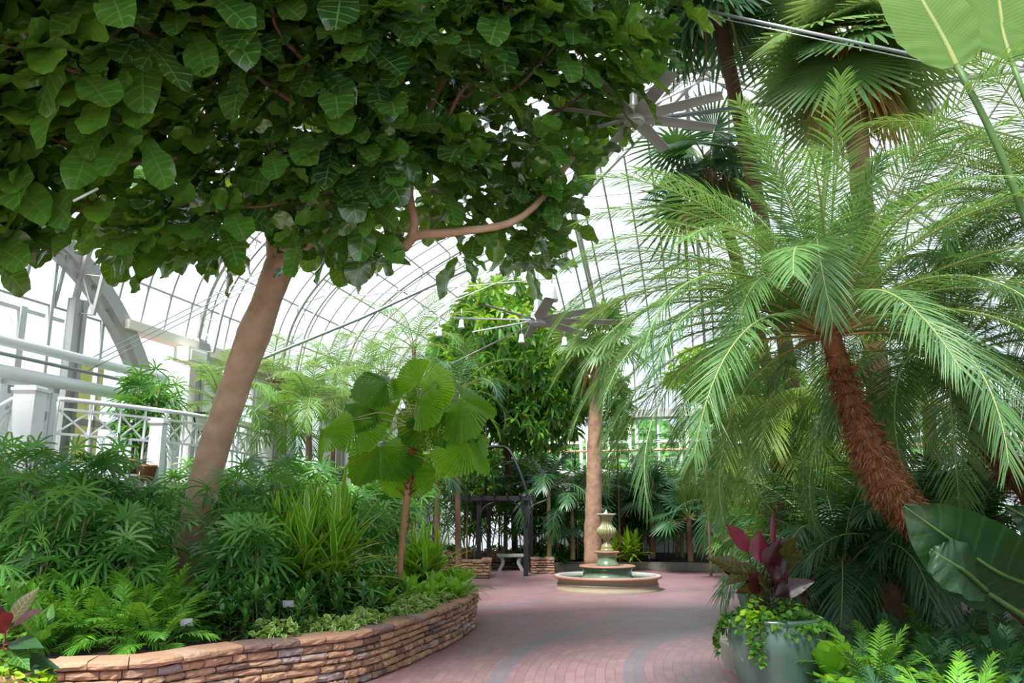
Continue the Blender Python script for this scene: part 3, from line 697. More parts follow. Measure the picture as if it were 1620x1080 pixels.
pipe('black_arm', smooth_path([pt(765, 708, 23), pt(790, 706, 23), pt(806, 712, 22.8), pt(822, 745, 22.6), pt(838, 792, 22.5)], 20), .04, BLACK, 'thick black curved arm reaching down to the pergola post', 'pole', 7)
pipe('back_pipe', wl((-6, AL - .35, 3.72), (HW - .2, AL - .35, 3.72)), .04, plain('orange_pipe', (.62, .36, .22), .6), 'long thin tan pipe running level across the back windows')
mb = MB(); box(mb, (0, 0, 0), (.28, .1, .3)); box(mb, (0, -.06, .02), (.18, .03, .18)); tag(mb.build('alarm_box', plain('alarm_red', (.65, .03, .03), .5), smooth=False, loc=pt(907, 690, 27.2) + [0, -.02, 0]), 'small red box on the window post left of the palm trunk', 'alarm box')
# louvre vents by the back windows
mb = MB()
for i in range(6): box(mb, (0, 0, i * .13), (1.5, .12, .02), ax=np.array([[1, 0, 0], [0, .8, .6], [0, -.6, .8]]).T)
o = mb.build('louvre_vent', RIBM, smooth=False, loc=W(4.6, AL - .3, 3.95)); room(o); tag(o, 'grey slatted louvres just right of the tall palm trunk', 'vent')
# ================================================================ beds and kerbs on the right and back
RB = smooth_path([(2.25, 3, 0), (2.3, 7.5, 0), (2.37, 9.14, 0), (2.52, 10.1, 0), (3.4, 12, 0), (5.0, 14.5, 0), (6.2, 18, 0), (6.5, 21.5, 0), (5.6, 24.2, 0), (3.4, 25.0, 0), (1.6, 24.9, 0), (1.0, 24.4, 0), (-.2, 25.4, 0), (-3.2, 25.0, 0)], 120)
def kerb(P, w, h, name, mat, label):
    mb = MB(); q = P.copy(); q[:, 2] = h / 2; sweep_rect(mb, q, w, h); tag(mb.build(name, mat, smooth=False), label, 'kerb')
kerb(RB[:108], .16, .22, 'kerb', plain('kerb_concrete', (.33, .31, .28), .85, nz=.5, ns=6), 'low grey concrete kerb curving round the right and back beds')
far = []
for p in RB:
    f = np.array([p[0], p[1]]); q = W(HW - .05, 0, 0)
    t = len(far) / (len(RB) - 1); r = np.interp(t, [0, .55, .62, 1], [HW - .1, HW - .1, HW - .1, -8]); aa = np.interp(t, [0, .5, .62, 1], [-1, 20, AL - .05, AL - .05]); far.append(W(r, aa, 0))
far = np.array(far); G = []
for t in np.linspace(.01, 1, 10): q = RB * (1 - t) + far * t; q[:, 2] = .18 + .14 * t; G.append(q)
mb = MB(); sheet(mb, np.array(G)); tag(mb.build('bed_soil', SOIL), 'dark soil of the right and back planting beds', 'soil', kind='stuff')
# ================================================================ fountain
fc = gx(961.5, 18.6, 0); fo = thing('fountain', 'tiered green glazed fountain in a round basin on the brick plaza', 'fountain', (fc[0], fc[1], 0))
GLZ = varmat('green_glaze', [(0, (.05, .07, .03)), (.35, (.08, .14, .08)), (.6, (.14, .20, .12)), (.8, (.22, .19, .07)), (1, (.20, .30, .26))], .25, 9, .1, .6)
GLZ2 = varmat('olive_glaze', [(0, (.08, .08, .03)), (.4, (.17, .17, .065)), (.7, (.25, .26, .13)), (1, (.18, .13, .035))], .3, 6, .15, .6)
RIMM = plain('terracotta_rim', (.32, .16, .11), .5, nz=.4, ns=6); BASM = plain('basin_stone', (.28, .22, .15), .7, nz=.6, nc=(.16, .18, .12), ns=5, bp=.2)
mb = MB(); lathe(mb, [(1.13, 0), (1.13, .03), (1.10, .05), (1.09, .12), (1.10, .125), (1.08, .13), (1.07, .2), (1.10, .235)], sides=96); mb.build('basin_wall', BASM, fo)
mb = MB(); lathe(mb, [(1.08, .225), (1.13, .235), (1.165, .255), (1.17, .28), (1.14, .30)], sides=96); mb.build('basin_rim', RIMM, fo)
mb = MB(); lathe(mb, [(1.14, .30), (1.06, .302), (1.045, .29), (1.04, .1)], sides=96); mb.build('basin_coping', plain('pale_coping', (.36, .35, .34), .6, nz=.3), fo)
wm, nt, N, L = nodes('dark_water'); p = principled(nt, .05, .6); p.inputs['Base Color'].default_value = (.02, .045, .03, 1); nn = noise(nt, 14, 2); L.new(bump(nt, nn.outputs[0], .15), p.inputs['Normal']); out_to(nt, p.outputs[0])
mb = MB(); lathe(mb, [(1.05, .262), (.5, .263), (.01, .264)], sides=64); mb.build('water', wm, fo)
mb = MB(); lathe(mb, [(.57, .1), (.57, .26), (.555, .27), (.53, .29), (.525, .38), (.54, .43), (.56, .455)], sides=72); mb.build('lower_drum', GLZ, fo)
mb = MB(); lathe(mb, [(.55, .45), (.61, .465), (.615, .485), (.59, .505), (.5, .50), (.1, .49)], sides=72); mb.build('lower_bowl_rim', RIMM, fo)
mb = MB(); lathe(mb, [(.25, .49), (.25, .54), (.215, .57), (.2, .66), (.215, .73), (.24, .76)], sides=56); mb.build('upper_drum', GLZ, fo)
mb = MB(); lathe(mb, [(.23, .755), (.272, .765), (.278, .785), (.26, .80), (.1, .80)], sides=56); mb.build('upper_bowl_rim', RIMM, fo)
mb = MB(); lathe(mb, [(.15, .80), (.155, .82), (.14, .84), (.13, .87), (.135, .88), (.11, .92), (.075, .96), (.052, 1.0), (.05, 1.03)], sides=40); mb.build('pedestal_cone', GLZ2, fo)
mb = MB(); lathe(mb, [(.05, 1.02), (.08, 1.06), (.15, 1.10), (.2, 1.16), (.21, 1.22), (.19, 1.28), (.14, 1.33), (.115, 1.38), (.115, 1.44), (.135, 1.51), (.18, 1.575)], sides=120, lobes=lambda p: .16 * np.clip(np.sin((p[:, 1] - 1.02) / .56 * PI), 0, 1)); mb.build('lobed_urn', GLZ2, fo)
mb = MB(); lathe(mb, [(.17, 1.565), (.215, 1.58), (.22, 1.592), (.2, 1.6), (.15, 1.585), (.02, 1.57)], sides=48); mb.build('urn_lip', plain('pale_lip', (.52, .50, .36), .4, nz=.3), fo)
jm = plain('water_jet', (.9, .93, .95), .1)
mb = MB(); tube(mb, [(0, 0, 1.57), (.005, 0, 1.64), (0, 0, 1.68)], [.03, .02, .004], 8); tube(mb, [(-.03, 0, 1.57), (-.045, 0, 1.62), (-.05, 0, 1.6)], .01, 6); mb.build('water_jet', jm, fo)
# ================================================================ plant label signs
SIGNB = plain('sign_plate', (.62, .62, .74), .4); SIGNL = plain('sign_ink', (.85, .85, .9), .5)
def plant_sign(p, label, s=1.0, rz=.1, group=None, stem=.16):
    o = thing('plant_sign', label, 'plant sign', p, rz, group)
    mb = MB(); box(mb, (0, 0, 0), (.11 * s, .006, .075 * s), ax=np.array([[1, 0, 0], [0, .85, -.5], [0, .5, .85]])); mb.build('sign_plate', SIGNB, o, smooth=False)
    mb = MB()
    for i, w in enumerate((.05, .07, .04)): box(mb, (0, -.005 - .008 * (1 - i) * s, (.018 - .016 * i) * s), (w * s, .004, .006 * s), ax=np.array([[1, 0, 0], [0, .85, -.5], [0, .5, .85]]))
    mb.build('sign_lettering', SIGNL, o, smooth=False)
    mb = MB(); box(mb, (0, .015, -stem / 2 - .02), (.012, .012, stem)); mb.build('stake', BLACK, o, smooth=False)
plant_sign(pt(295, 984, 7.9), 'small grey plant label on a stake, the nearer and lower', 1.0, .12, stem=.22)
plant_sign(pt(456, 955, 8.7), 'small grey plant label on a stake near the striped foliage', 1.0, .05, stem=.22)
plant_sign(pt(928, 883, 25.3), 'small pale plant label in back bed left of the fountain', 1.6, 0, stem=.3)
plant_sign(pt(1030, 881, 25.6), 'small pale plant label in back bed right of the fountain', 1.6, 0, stem=.3)
plant_sign(pt(976, 843, 26.0), 'small pale plant label seen behind the fountain urn', 1.6, 0, stem=.6)
# ================================================================ leaf materials
FIG = leafmat('fig_leaf', (.009, .050, .018), (.18, .47, .045), (.45, .70, .03), .22, 1.0, .26, vein=8, veinc=(.16, .32, .09))
RHAP = leafmat('lady_palm_leaf', (.045, .18, .035), (.16, .40, .08), None, .35, .5, .25)
PARL = leafmat('parlour_palm_leaf', (.06, .25, .025), (.22, .52, .05), (.45, .75, .04), .4, .4, .3)
DARKP = leafmat('dark_palm_leaf', (.018, .075, .03), (.05, .15, .05), None, .35, .5, .22)
COMP = leafmat('glossy_dark_leaf', (.014, .075, .015), (.09, .27, .04), None, .25, .6, .15)
STRP = leafmat('striped_strap_leaf', (.04, .20, .02), (.12, .38, .03), (.5, .75, .03), .33, .5, .32, stripe=.70, stripec=(.42, .64, .07))
LIC = leafmat('licuala_leaf', (.03, .13, .015), (.24, .52, .03), (.62, .92, .02), .4, .4, .42)
HERO = leafmat('date_palm_leaf', (.05, .14, .055), (.15, .31, .09), (.35, .6, .08), .4, .45, .3)
HERO2 = leafmat('dark_date_leaf', (.025, .085, .03), (.09, .20, .05), (.35, .55, .05), .4, .4, .3)
YPAL = leafmat('yellow_green_palm_leaf', (.11, .22, .03), (.26, .40, .06), (.5, .65, .06), .45, .35, .32)
PALE = leafmat('pale_palm_leaf', (.07, .19, .05), (.19, .36, .09), (.45, .65, .1), .45, .35, .35)  # distance haze put into the leaf colour of the background palms
NEST = leafmat('nest_fern_leaf', (.09, .32, .02), (.24, .52, .04), (.5, .8, .04), .38, .4, .3, vein=14, veinc=(.25, .5, .06))
FANM = leafmat('fan_palm_leaf', (.05, .15, .05), (.20, .34, .11), (.45, .6, .12), .42, .4, .32, edge=(.97, (.36, .30, .10)))
DEAD = leafmat('dry_leaf', (.30, .20, .07), (.50, .38, .13), (.7, .45, .1), .7, .2, .35)
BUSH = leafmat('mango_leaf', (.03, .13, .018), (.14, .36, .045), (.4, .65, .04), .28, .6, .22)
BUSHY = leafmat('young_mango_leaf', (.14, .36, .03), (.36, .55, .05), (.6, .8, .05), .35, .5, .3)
LIME = leafmat('lime_leaf', (.22, .48, .02), (.42, .68, .04), (.6, .9, .03), .4, .4, .3)
VARI = leafmat('variegated_leaf', (.06, .22, .02), (.22, .42, .05), None, .4, .4, .25, stripe=.7, stripec=(.55, .62, .28))
REDL = leafmat('burgundy_leaf', (.02, .007, .009), (.06, .012, .018), (.35, .05, .04), .3, .5, .25, vein=9, veinc=(.10, .02, .03))
MAGL = leafmat('magenta_leaf', (.13, .012, .035), (.22, .02, .05), (.45, .04, .07), .35, .5, .3)
REDG = leafmat('bronze_green_leaf', (.02, .04, .012), (.07, .06, .015), (.4, .3, .04), .3, .5, .25, vein=9, veinc=(.22, .12, .03))
BAN = leafmat('banana_leaf', (.15, .29, .07), (.17, .31, .08), (.36, .55, .10), .45, .35, .5, vein=44, veinc=(.30, .46, .14))
BIGD = leafmat('giant_dark_leaf', (.018, .065, .022), (.03, .09, .03), (.10, .25, .04), .35, .5, .15, vein=9, veinc=(.045, .105, .04))
CALA = leafmat('calathea_leaf', (.03, .12, .02), (.08, .25, .03), None, .35, .5, .25, vein=9, veinc=(.25, .42, .06))
HAZE = leafmat('outside_leaf', (.10, .30, .08), (.26, .50, .16), (.4, .7, .2), .6, .2, .3)
RACH = plain('green_rachis', (.26, .30, .10), .5)
def rachmat():
    m, nt, N, L = nodes('orange_to_green_rachis'); p = principled(nt, .55, .4); s = N.new('ShaderNodeSeparateXYZ'); L.new(attr(nt, 'luv').outputs['Vector'], s.inputs[0])
    L.new(ramp(nt, mth(nt, 'DIVIDE', s.outputs[1], 22.0), [(.0, (.17, .06, .02)), (.07, (.26, .16, .05)), (.3, (.22, .26, .08)), (1, (.26, .32, .12))]), p.inputs['Base Color']); out_to(nt, p.outputs[0]); return m
RACHO = rachmat()
GSTEM = plain('green_stem', (.07, .15, .035), .5)
DSTEM = plain('dark_stem', (.035, .02, .015), .6)
FB = (.30, .55, .56, .66, .86, 1, 1, .86, .42)      # fiddle shape
OV = (.05, .7, 1, .95, .7, .35, .03)       # oval leaf
LN = (.25, .8, 1, .75, .05)                # lance
ST = (.45, .85, 1, .95, .75, .45, .03)     # strap
# ================================================================ fiddle-leaf fig
def fig_tree():
    o = thing('fig_tree', 'big fiddle-leaf fig with a leaning tan trunk and huge dark leafy crown', 'tree', (0, 0, 0))
    base = onz(296, 905, .0); B = pt(303, 868, 11.4)
    P = smooth_path([B + [-.25, .1, -.9], B, pt(328, 745, 11.3), pt(372, 610, 11.1), pt(420, 480, 10.9), pt(447, 408, 10.8)], 40)
    R = np.interp(np.linspace(0, 1, 40), [0, .15, .3, .6, .72, .8, 1], [.27, .24, .21, .20, .225, .19, .21])
    mb = MB(); tube(mb, P, R, 20, bump=.018); mb.build('trunk', FIGBARK, o)
    F = P[-1]
    limbs = [([F - [0, 0, .15], pt(440, 340, 10.7), pt(432, 280, 10.5), pt(445, 160, 10.2), pt(395, 20, 9.5), pt(390, -80, 9.3)], .2, .09),
             ([F - [.02, 0, .1], pt(490, 375, 10.6), pt(515, 335, 10.3), pt(520, 260, 10), pt(560, 120, 9.6)], .17, .07),
             ([pt(515, 320, 10.3), pt(575, 362, 9.9), pt(632, 392, 9.6), pt(660, 372, 9.5), pt(730, 366, 9.4), pt(830, 340, 9.4), pt(920, 230, 9.6)], .085, .035),
             ([pt(648, 383, 9.55), pt(656, 350, 9.4), pt(650, 290, 9.3), pt(690, 150, 9.0), pt(760, 60, 9)], .06, .025),
             ([pt(432, 280, 10.5), pt(340, 200, 9.6), pt(240, 160, 8.6), pt(120, 120, 7.2), pt(0, 50, 6.4)], .1, .03),
             ([pt(440, 330, 10.6), pt(330, 300, 10), pt(200, 330, 9.5), pt(90, 330, 8.8)], .09, .03),
             ([pt(445, 160, 10.2), pt(250, 50, 8.4), pt(230, -20, 7.8)], .07, .03),
             ([pt(560, 120, 9.6), pt(640, 60, 9), pt(700, -60, 8.6)], .07, .03)]
    for q, a, b in limbs:
        mb = MB(); S = smooth_path(q, 30); tube(mb, S, np.linspace(a, b, 30), 12, bump=.03); mb.build('limb', FIGBARK, o)
    # crown volume: leafy masses in space (place, radii)
    poly = np.array([(-330, -260), (1130, -260), (1085, 30), (1075, 75), (1000, 120), (1005, 175), (960, 210), (935, 290), (900, 330), (905, 400), (850, 430), (800, 405), (745, 420), (735, 390), (700, 352), (690, 330), (612, 345), (592, 405), (520, 425), (480, 418), (470, 380), (400, 330), (392, 440), (350, 425), (320, 408), (250, 412), (190, 400), (175, 330), (120, 318), (105, 352), (60, 392), (0, 400), (-60, 440), (-330, 460)], float)
    def inside(x, y):
        c = False; j = len(poly) - 1
        for i in range(len(poly)):
            if (poly[i, 1] > y) != (poly[j, 1] > y) and x < (poly[j, 0] - poly[i, 0]) * (y - poly[i, 1]) / (poly[j, 1] - poly[i, 1]) + poly[i, 0]: c = not c
            j = i
        return c
    def front(x, y):
        f = np.interp(y, [-250, 0, 200, 420], [5.2, 6.1, 7.2, 8.4]) + np.interp(x, [-300, 0, 300, 700, 1100], [-.7, -.5, .3, 1.1, 2.2])
        return f
    C = []; n = 0
    while n < 960:
        x, y = rng.uniform(-330, 1130), rng.uniform(-260, 460)
        if not inside(x, y): continue
        th = np.interp(y, [-250, 430], [2.8, 2.6]); f = front(x, y); u = rng.random() ** 1.5
        if x > 700: th *= .8
        q = pt(x, y, f + u * th); r_ = q[0] * math.cos(YAW) - q[1] * math.sin(YAW)
        if y > 250 and u < .8 and math.sin(x * .035) + math.sin(x * .083 + 1) + math.sin(y * .05) > 1.6: continue
        if r_ < -10 or q[2] > zin(HW - abs(r_)) - .6: continue
        C.append(np.append(q, u)); n += 1
    C = np.array(C); cen = np.array([-1.5, 9.0, 5.2])
    L_ = S_ = MB()
    for c in C:
        u = c[3]; c = c[:3]
        ax = nrm(nrm(c - cen) * .4 + np.array([0, -.68, .68]) + .3 * rng.standard_normal(3)) if u < .4 else nrm(np.array([0, -.1, -.15]) + .9 * rng.standard_normal(3))
        k = rng.integers(7, 11); a0 = rng.uniform(0, 6.28); h = nrm(np.cross(ax, [.3, .5, .1])); g = np.cross(ax, h)
        ang = a0 + np.arange(k) * 2.4; el = np.linspace(1.2, -.2, k) + .15 * rng.standard_normal(k)
        d = np.cos(el)[:, None] * (np.cos(ang)[:, None] * h + np.sin(ang)[:, None] * g) + np.sin(el)[:, None] * ax
        base = c + d * .03 - ax * (np.arange(k) * .022)[:, None]
        wv = np.cross(ax, d) + .15 * rng.standard_normal((k, 3))
        sun_glow = .35 if (c[0] < -3.2 and u < .45) else 0  # sun glow painted into leaf colour on the left front of the crown
        Ls = np.interp(np.arange(k), [0, 3, k], [.25, .44, .50]) * rng.uniform(.8, 1.1, k) * np.interp(c[1], [6, 10], [1.1, .92])
        young = np.clip(np.interp(np.arange(k), [0, 3, k], [.95, .32, .02]) + sun_glow + .12 * rng.standard_normal(k), 0, 1)  # leaf tone: paler towards the rosette tip, plus the painted sun glow
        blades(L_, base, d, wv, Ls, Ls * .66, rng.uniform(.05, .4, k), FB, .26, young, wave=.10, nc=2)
        tube(S_, [c + ax * .02, c - ax * .10], [.007, .009], 5, cap=False, mi=1)
    for c in C[::30]:
        q = C[rng.integers(len(C)), :3]; t = c[:3] + (cen - c[:3]) * .35
        tube(S_, smooth_path([c[:3], (c[:3] + t) / 2 + .1 * rng.standard_normal(3), t], 6), np.linspace(.012, .025, 6), 5, cap=False, mi=1)
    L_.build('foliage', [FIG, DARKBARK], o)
fig_tree()
# ================================================================ feather palms
def feather_palm(name, label, base, top, lean, r0, r1, nf, L, ll, lw, n, leaf, rach, bark, group=None, droop=(1.0, 2.2), elev=(85, -5), sag=.3, up=.12, pet=.16,
                 extra=(), azs=None, trunk=True, fibre=0, phi=(72, 25), lp=.5, cat='palm', sr=.011, parts=True, ring=.05, seed=None, radii=None, frange=(0, 1), fl=6):
    global rng
    old = rng
    if seed is not None: rng = np.random.default_rng(seed)
    top = np.asarray(top, float)
    o = thing(name, label, cat, tuple(base), 0, group); b = np.asarray(base, float)
    if trunk:
        q = [np.zeros(3)] + [np.asarray(x, float) - b for x in lean] + [top - b]
        P = smooth_path(q, 36); mb = MB(); R = (np.linspace(r0, r1, 36) if radii is None else np.interp(np.linspace(0, 1, 36), *radii)) * (1 + .05 * np.sin(np.arange(36) * 2.2)); tube(mb, P, R, 14, bump=.05); mb.build('trunk', bark, o)
        if fibre:
            mb = MB(); T, N, B = frames(P); k = fibre; i = ((frange[0] + (frange[1] - frange[0]) * rng.random(k)) * 35).astype(int); a = rng.uniform(0, 6.28, k)
            rd = np.cos(a)[:, None] * N[i] + np.sin(a)[:, None] * B[i]
            d = nrm(rd * rng.uniform(.25, .9, (k, 1)) - T[i] * rng.uniform(-.2, 1.0, (k, 1)) + .5 * rng.standard_normal((k, 3)))
            blades(mb, P[i] + rd * (R[i] * .93)[:, None], d, np.cross(d, rd), rng.uniform(.03, .10, k) * (r0 + r1) * fl, .006, .3, (1, .9, .3), 0, np.clip(rng.normal(.5, .22, k), 0, 1))
            mb.build('trunk_fibre', FIBRE, o)
    whole = None if parts else MB(); c = top - b
    spec = []
    for k in range(nf):
        t = (k + .5) / nf; el = math.radians(elev[0] + (elev[1] - elev[0]) * t ** .9); az = (k * 2.39996 + .4) if azs is None else azs[k % len(azs)] + rng.normal() * .1
        spec.append((az, el, L * rng.uniform(.88, 1.08) * (.58 + .42 * min(1, t * 4)), droop[0] + (droop[1] - droop[0]) * t + rng.normal() * .1))
    for az, el, l, dr in spec + [(math.radians(a), math.radians(e), l, d) for a, e, l, d in extra]:
        mb = MB() if parts else whole
        st = c + ring * np.array([math.cos(az), math.sin(az), 0]) - np.array([0, 0, .04 * (1 - el)])
        frond(mb, st, az, el, l, dr, n, ll, lw, pet, phi, up, sag, sr, lp=lp, side=rng.normal() * .15)
        if parts: mb.build('frond', [leaf, rach], o)
    if whole is not None: whole.build('fronds', [leaf, rach], o)
    rng = old
    return o
# the big date palm leaning in from the right
T1 = pt(1312, 525, 6.5)
feather_palm('date_palm', 'large feathery palm with a curved shaggy brown trunk leaning in from the right', (4.5, 6.3, .2), T1,
             [pt(1600, 945, 6.4), pt(1490, 860, 6.45), pt(1405, 765, 6.5), pt(1355, 660, 6.5)], .10, .08, 54, 2.35, .34, .0105, 96, HERO, RACHO, FIBRE, droop=(.7, 1.9), elev=(88, 0), sag=.25, up=.1, fibre=9000, pet=.11, radii=([0, .3, .45, .6, .72, .85, 1], [.10, .095, .10, .14, .135, .075, .085]), frange=(.36, .95), fl=5.5,
             extra=[(244, 62, 1.95, 3.1), (226, 50, 1.7, 2.8), (180, 42, 2.6, 1.9), (186, 28, 2.45, 1.8), (200, 22, 2.3, 1.7), (172, 58, 2.5, 1.8), (176, 50, 2.55, 1.9), (192, 35, 2.4, 2.2), (166, 66, 2.6, 1.5), (184, 15, 2.4, 1.5), (178, 28, 2.45, 1.6), (195, 5, 2.2, 1.3), (170, 40, 2.5, 1.9), (208, 40, 2.2, 2.2), (340, 35, 2.1, 1.6), (318, 28, 1.9, 1.6), (5, 50, 2.2, 1.6)], ring=.06, sr=.012, seed=11)
T2 = pt(1500, 560, 8.0)
feather_palm('date_palm', 'second shaggy-trunked feathery palm at the right edge, behind the leaning one', (6.0, 8.2, .25), T2, [pt(1640, 790, 8.1), pt(1560, 690, 8.0)], .13, .12, 34, 2.3, .36, .012, 80, HERO2, RACHO, FIBRE, droop=(.9, 2.2), elev=(80, -15), fibre=3500, seed=5,
             extra=[(200, 10, 1.9, 1.6), (215, -5, 1.8, 1.4), (300, 20, 2.0, 1.8), (330, 0, 2.0, 1.5), (270, 0, 1.8, 1.5)])
T3 = pt(1690, 330, 7.4)
feather_palm('date_palm', 'feathery palm crown reaching in from the top right edge', (6.1, 7.0, .25), T3, [(5.9, 7.2, 2.5)], .14, .11, 26, 2.2, .36, .012, 76, HERO2, RACHO, FIBRE, droop=(.8, 2.0), elev=(80, -10), seed=9,
             extra=[(175, 40, 2.2, 1.3), (185, 20, 2.3, 1.2), (195, 0, 2.0, 1.2), (170, 60, 2.2, 1.4), (205, 30, 2.0, 1.5), (180, 5, 2.1, .9), (190, -15, 2.0, 1.0), (165, 30, 2.2, 1.6), (200, 50, 2.0, 1.9), (215, 10, 2.0, 1.6), (182, 32, 2.3, 1.9)])
# weeping yellow-green palm
T4 = pt(1225, 712, 11.5)
feather_palm('pygmy_palm', 'weeping yellow-green palm with an orange crown shaft behind the potted plant', gx(1262, 11.9, .28), T4, [pt(1240, 790, 11.7)], .11, .10, 46, 1.75, .40, .014, 54, YPAL, RACHO, TREEBARK, droop=(1.3, 2.9), elev=(80, 10), sag=.5, seed=3, ring=.06)
T5 = pt(1345, 640, 11)
feather_palm('pygmy_palm', 'yellow-green feathery palm behind the shaggy leaning trunk', gx(1370, 11.2, .28), T5, [], .10, .09, 26, 1.7, .38, .014, 46, YPAL, RACHO, TREEBARK, droop=(1.1, 2.6), elev=(85, 0), sag=.4, seed=4)
T6 = pt(1470, 640, 10.5)
feather_palm('pygmy_palm', 'dark thin-leaved palm between the two shaggy trunks', gx(1480, 10.7, .28), T6, [], .09, .08, 22, 1.6, .36, .014, 46, HERO2, RACH, TREEBARK, droop=(1.0, 2.4), elev=(85, 0), sag=.3, seed=6)
# palms behind the left bed
BG = [(450, 665, 17.0, 1.4, 18, PARL, 'light green palm low behind the yellow-striped plant', 28, 0), (530, 590, 21.5, 1.7, 16, PALE, 'far airy palm left of the licuala top', 29, 1), (610, 590, 22.5, 1.9, 16, PALE, 'far airy palm just behind the licuala top', 30, 1), (690, 650, 19.5, 1.7, 18, PARL, 'green arching palm behind the right licuala leaves', 39, 0),
      (352, 640, 15.2, 1.5, 20, PALE, 'dark-fronded palm right behind the leaning fig trunk, at the terrace', 21, 0),
      (490, 640, 15.5, 1.35, 20, PALE, 'light green fine-leaved palm in front of the terrace end post', 22, 1),
      (572, 618, 19.0, 1.7, 16, PALE, 'pale airy palm left behind the round-leaved licuala', 23, 1),
      (655, 548, 20.0, 2.1, 16, PALE, 'tallest pale palm rising behind the round-leaved licuala', 24, 1),
      (722, 620, 18.0, 1.6, 16, DARKP, 'palm with drooping fronds between licuala and bushy tree', 25, 1),
      (430, 600, 19.5, 1.5, 14, PALE, 'far pale palm below the arched ribs near the fig trunk', 26, 1),
      (610, 760, 15.0, 1.3, 16, PARL, 'green arching palm low behind the licuala stem', 27, 0)]
for px, py, D, L, nf, m, lab, sd, tr in BG:
    T = pt(px, py, D); feather_palm('feather_palm', lab, (T[0] + .1, D, .4), T, [], .07, .05, nf, L, .38, .022, 30, m, RACH, DARKBARK, droop=(.9, 2.2), elev=(88, 5), sag=.25, seed=sd)
# kentia-like palms at the back
for px, py, D, L, sc_, lab, sd in ((868, 772, 24.0, 1.9, 1, 'arching palm left of the tall palm trunk, above the stone pier', 31), (905, 800, 24.5, 1.7, 1, 'drooping blue-green palm just left of the tall palm trunk base', 32),
                              (800, 770, 25.5, 1.6, 1, 'dark palm behind the pergola posts', 33), (1075, 770, 25.5, 2.2, 1, 'dark broad palm in back bed right of the fountain', 34), (1150, 800, 22.5, 2.0, 1, 'dark palm at the back below weeping yellow-green fronds', 35),
                              (1010, 740, 27.0, 1.9, 1, 'dark palm below the back windows right of the tall trunk', 36), (640, 730, 17.5, 1.5, 1, 'green palm behind the licuala trunk, left of the stone planter', 38)):
    T = pt(px, py, D); feather_palm('kentia_palm', lab, (T[0], D, .3), T, [], .07, .05, 13, L, .5, .04, 22, DARKP, RACH, CANE, droop=(.9, 2.3), elev=(85, 10), sag=.35, seed=sd, phi=(65, 25))
# dark arching palms in the right bed
for px, py, D, L, lab, sd in ((1330, 905, 9.6, 1.7, 'dark arching palm clump right of the potted red plant', 41), (1440, 880, 9.4, 1.7, 'dark palm under the leaning shaggy trunk', 42), (1270, 870, 12.8, 1.5, 'yellowish young palm behind the potted red plant', 43), (1540, 860, 9.2, 1.5, 'dark palm at the right behind the giant leaf', 44), (1380, 800, 12.0, 1.9, 'dark feathery palm before the grey block wall', 45)):
    T = pt(px, py, D); T[2] = max(T[2], .6); feather_palm('clumping_palm', lab, (T[0], D, .26), T, [], .06, .05, 26, L, .42, .024, 34, DARKP if sd != 43 else YPAL, RACH, CANE, droop=(.8, 2.3), elev=(88, 15), sag=.4, seed=sd)
# ================================================================ fan palms
def fan_palm(name, label, base, top, r0, r1, nf, pet, R, leaf, bark, seed, dead=0, elev=(85, -40), N=30, split=.5, extra=(), span=290, cat='fan palm', droopf=.12):
    global rng
    old = rng; rng = np.random.default_rng(seed); b = np.asarray(base, float); c = np.asarray(top, float) - b
    o = thing(name, label, cat, tuple(b)); mb = MB(); P = smooth_path([(0, 0, -.0), c * [.4, .4, .5], c], 30); tube(mb, P, np.linspace(r0, r1, 30), 14, bump=.04); mb.build('trunk', bark, o)
    spec = [(k * 2.39996, math.radians(elev[0] + (elev[1] - elev[0]) * (k + .5) / nf), pet * rng.uniform(.8, 1.15)) for k in range(nf)] + [(math.radians(a), math.radians(e), l) for a, e, l in extra]
    for az, el, l in spec:
        d = np.array([math.cos(az) * math.cos(el), math.sin(az) * math.cos(el), math.sin(el)]); tip = c + d * l + np.array([0, 0, -.12 * l * l])
        mb = MB(); tube(mb, smooth_path([c, c + d * l * .5, tip], 8), np.linspace(.022, .012, 8), 5, mi=1, cap=False)
        dd = nrm(d + np.array([0, 0, -.55])); n_ = nrm(np.array([0, 0, 1.]) + .6 * d * (1 if el < 0 else -.6) + .25 * rng.standard_normal(3))
        fan(mb, tip, dd, n_, R * rng.uniform(.85, 1.1), N, span, split, .45, droopf + .1 * rng.random(), .15, .05, .1, wmax=None)
        mb.build('fan_leaf', [leaf, RACH], o, smooth=False)
    if dead:
        mb = MB(); k = dead; a = rng.uniform(0, 6.28, k); d = np.stack([np.cos(a) * .35, np.sin(a) * .35, -np.ones(k)], 1) + .12 * rng.standard_normal((k, 3))
        st = c + np.stack([np.cos(a), np.sin(a), np.zeros(k)], 1) * .25 + np.array([0, 0, 1.]) * rng.uniform(-.6, .1, (k, 1))
        blades(mb, st, d, np.cross(d, rand_dirs(k)), rng.uniform(.5, 1.2, k), .035, .05, (.6, 1, .8, .1), .4); mb.build('dead_skirt', DEAD, o)
    rng = old; return o
A1 = pt(1345, 75, 9.8)
fan_palm('fan_palm', 'tall fan palm at top right with pleated fans and a hanging skirt of dry leaves', (A1[0] + .3, 10.6, .25), A1, .15, .13, 22, .7, .95, FANM, PALMBARK, 51, dead=260, elev=(80, -45), N=40,
         extra=[(250, 0, .5), (215, 10, .7), (300, 5, .6), (0, 20, .8)])
A2 = pt(1120, -50, 10.5)
fan_palm('fan_palm', 'tall dark fan palm whose fans hang beside the upper ceiling fan', (4.6, 12.6, .25), A2, .12, .10, 18, .8, .9, DARKP, DARKBARK, 52, dead=40, elev=(75, -60), N=30,
         extra=[(260, -35, .9), (230, -50, 1.0), (290, -50, .8)])
A3 = pt(1120, 262, 13.5)
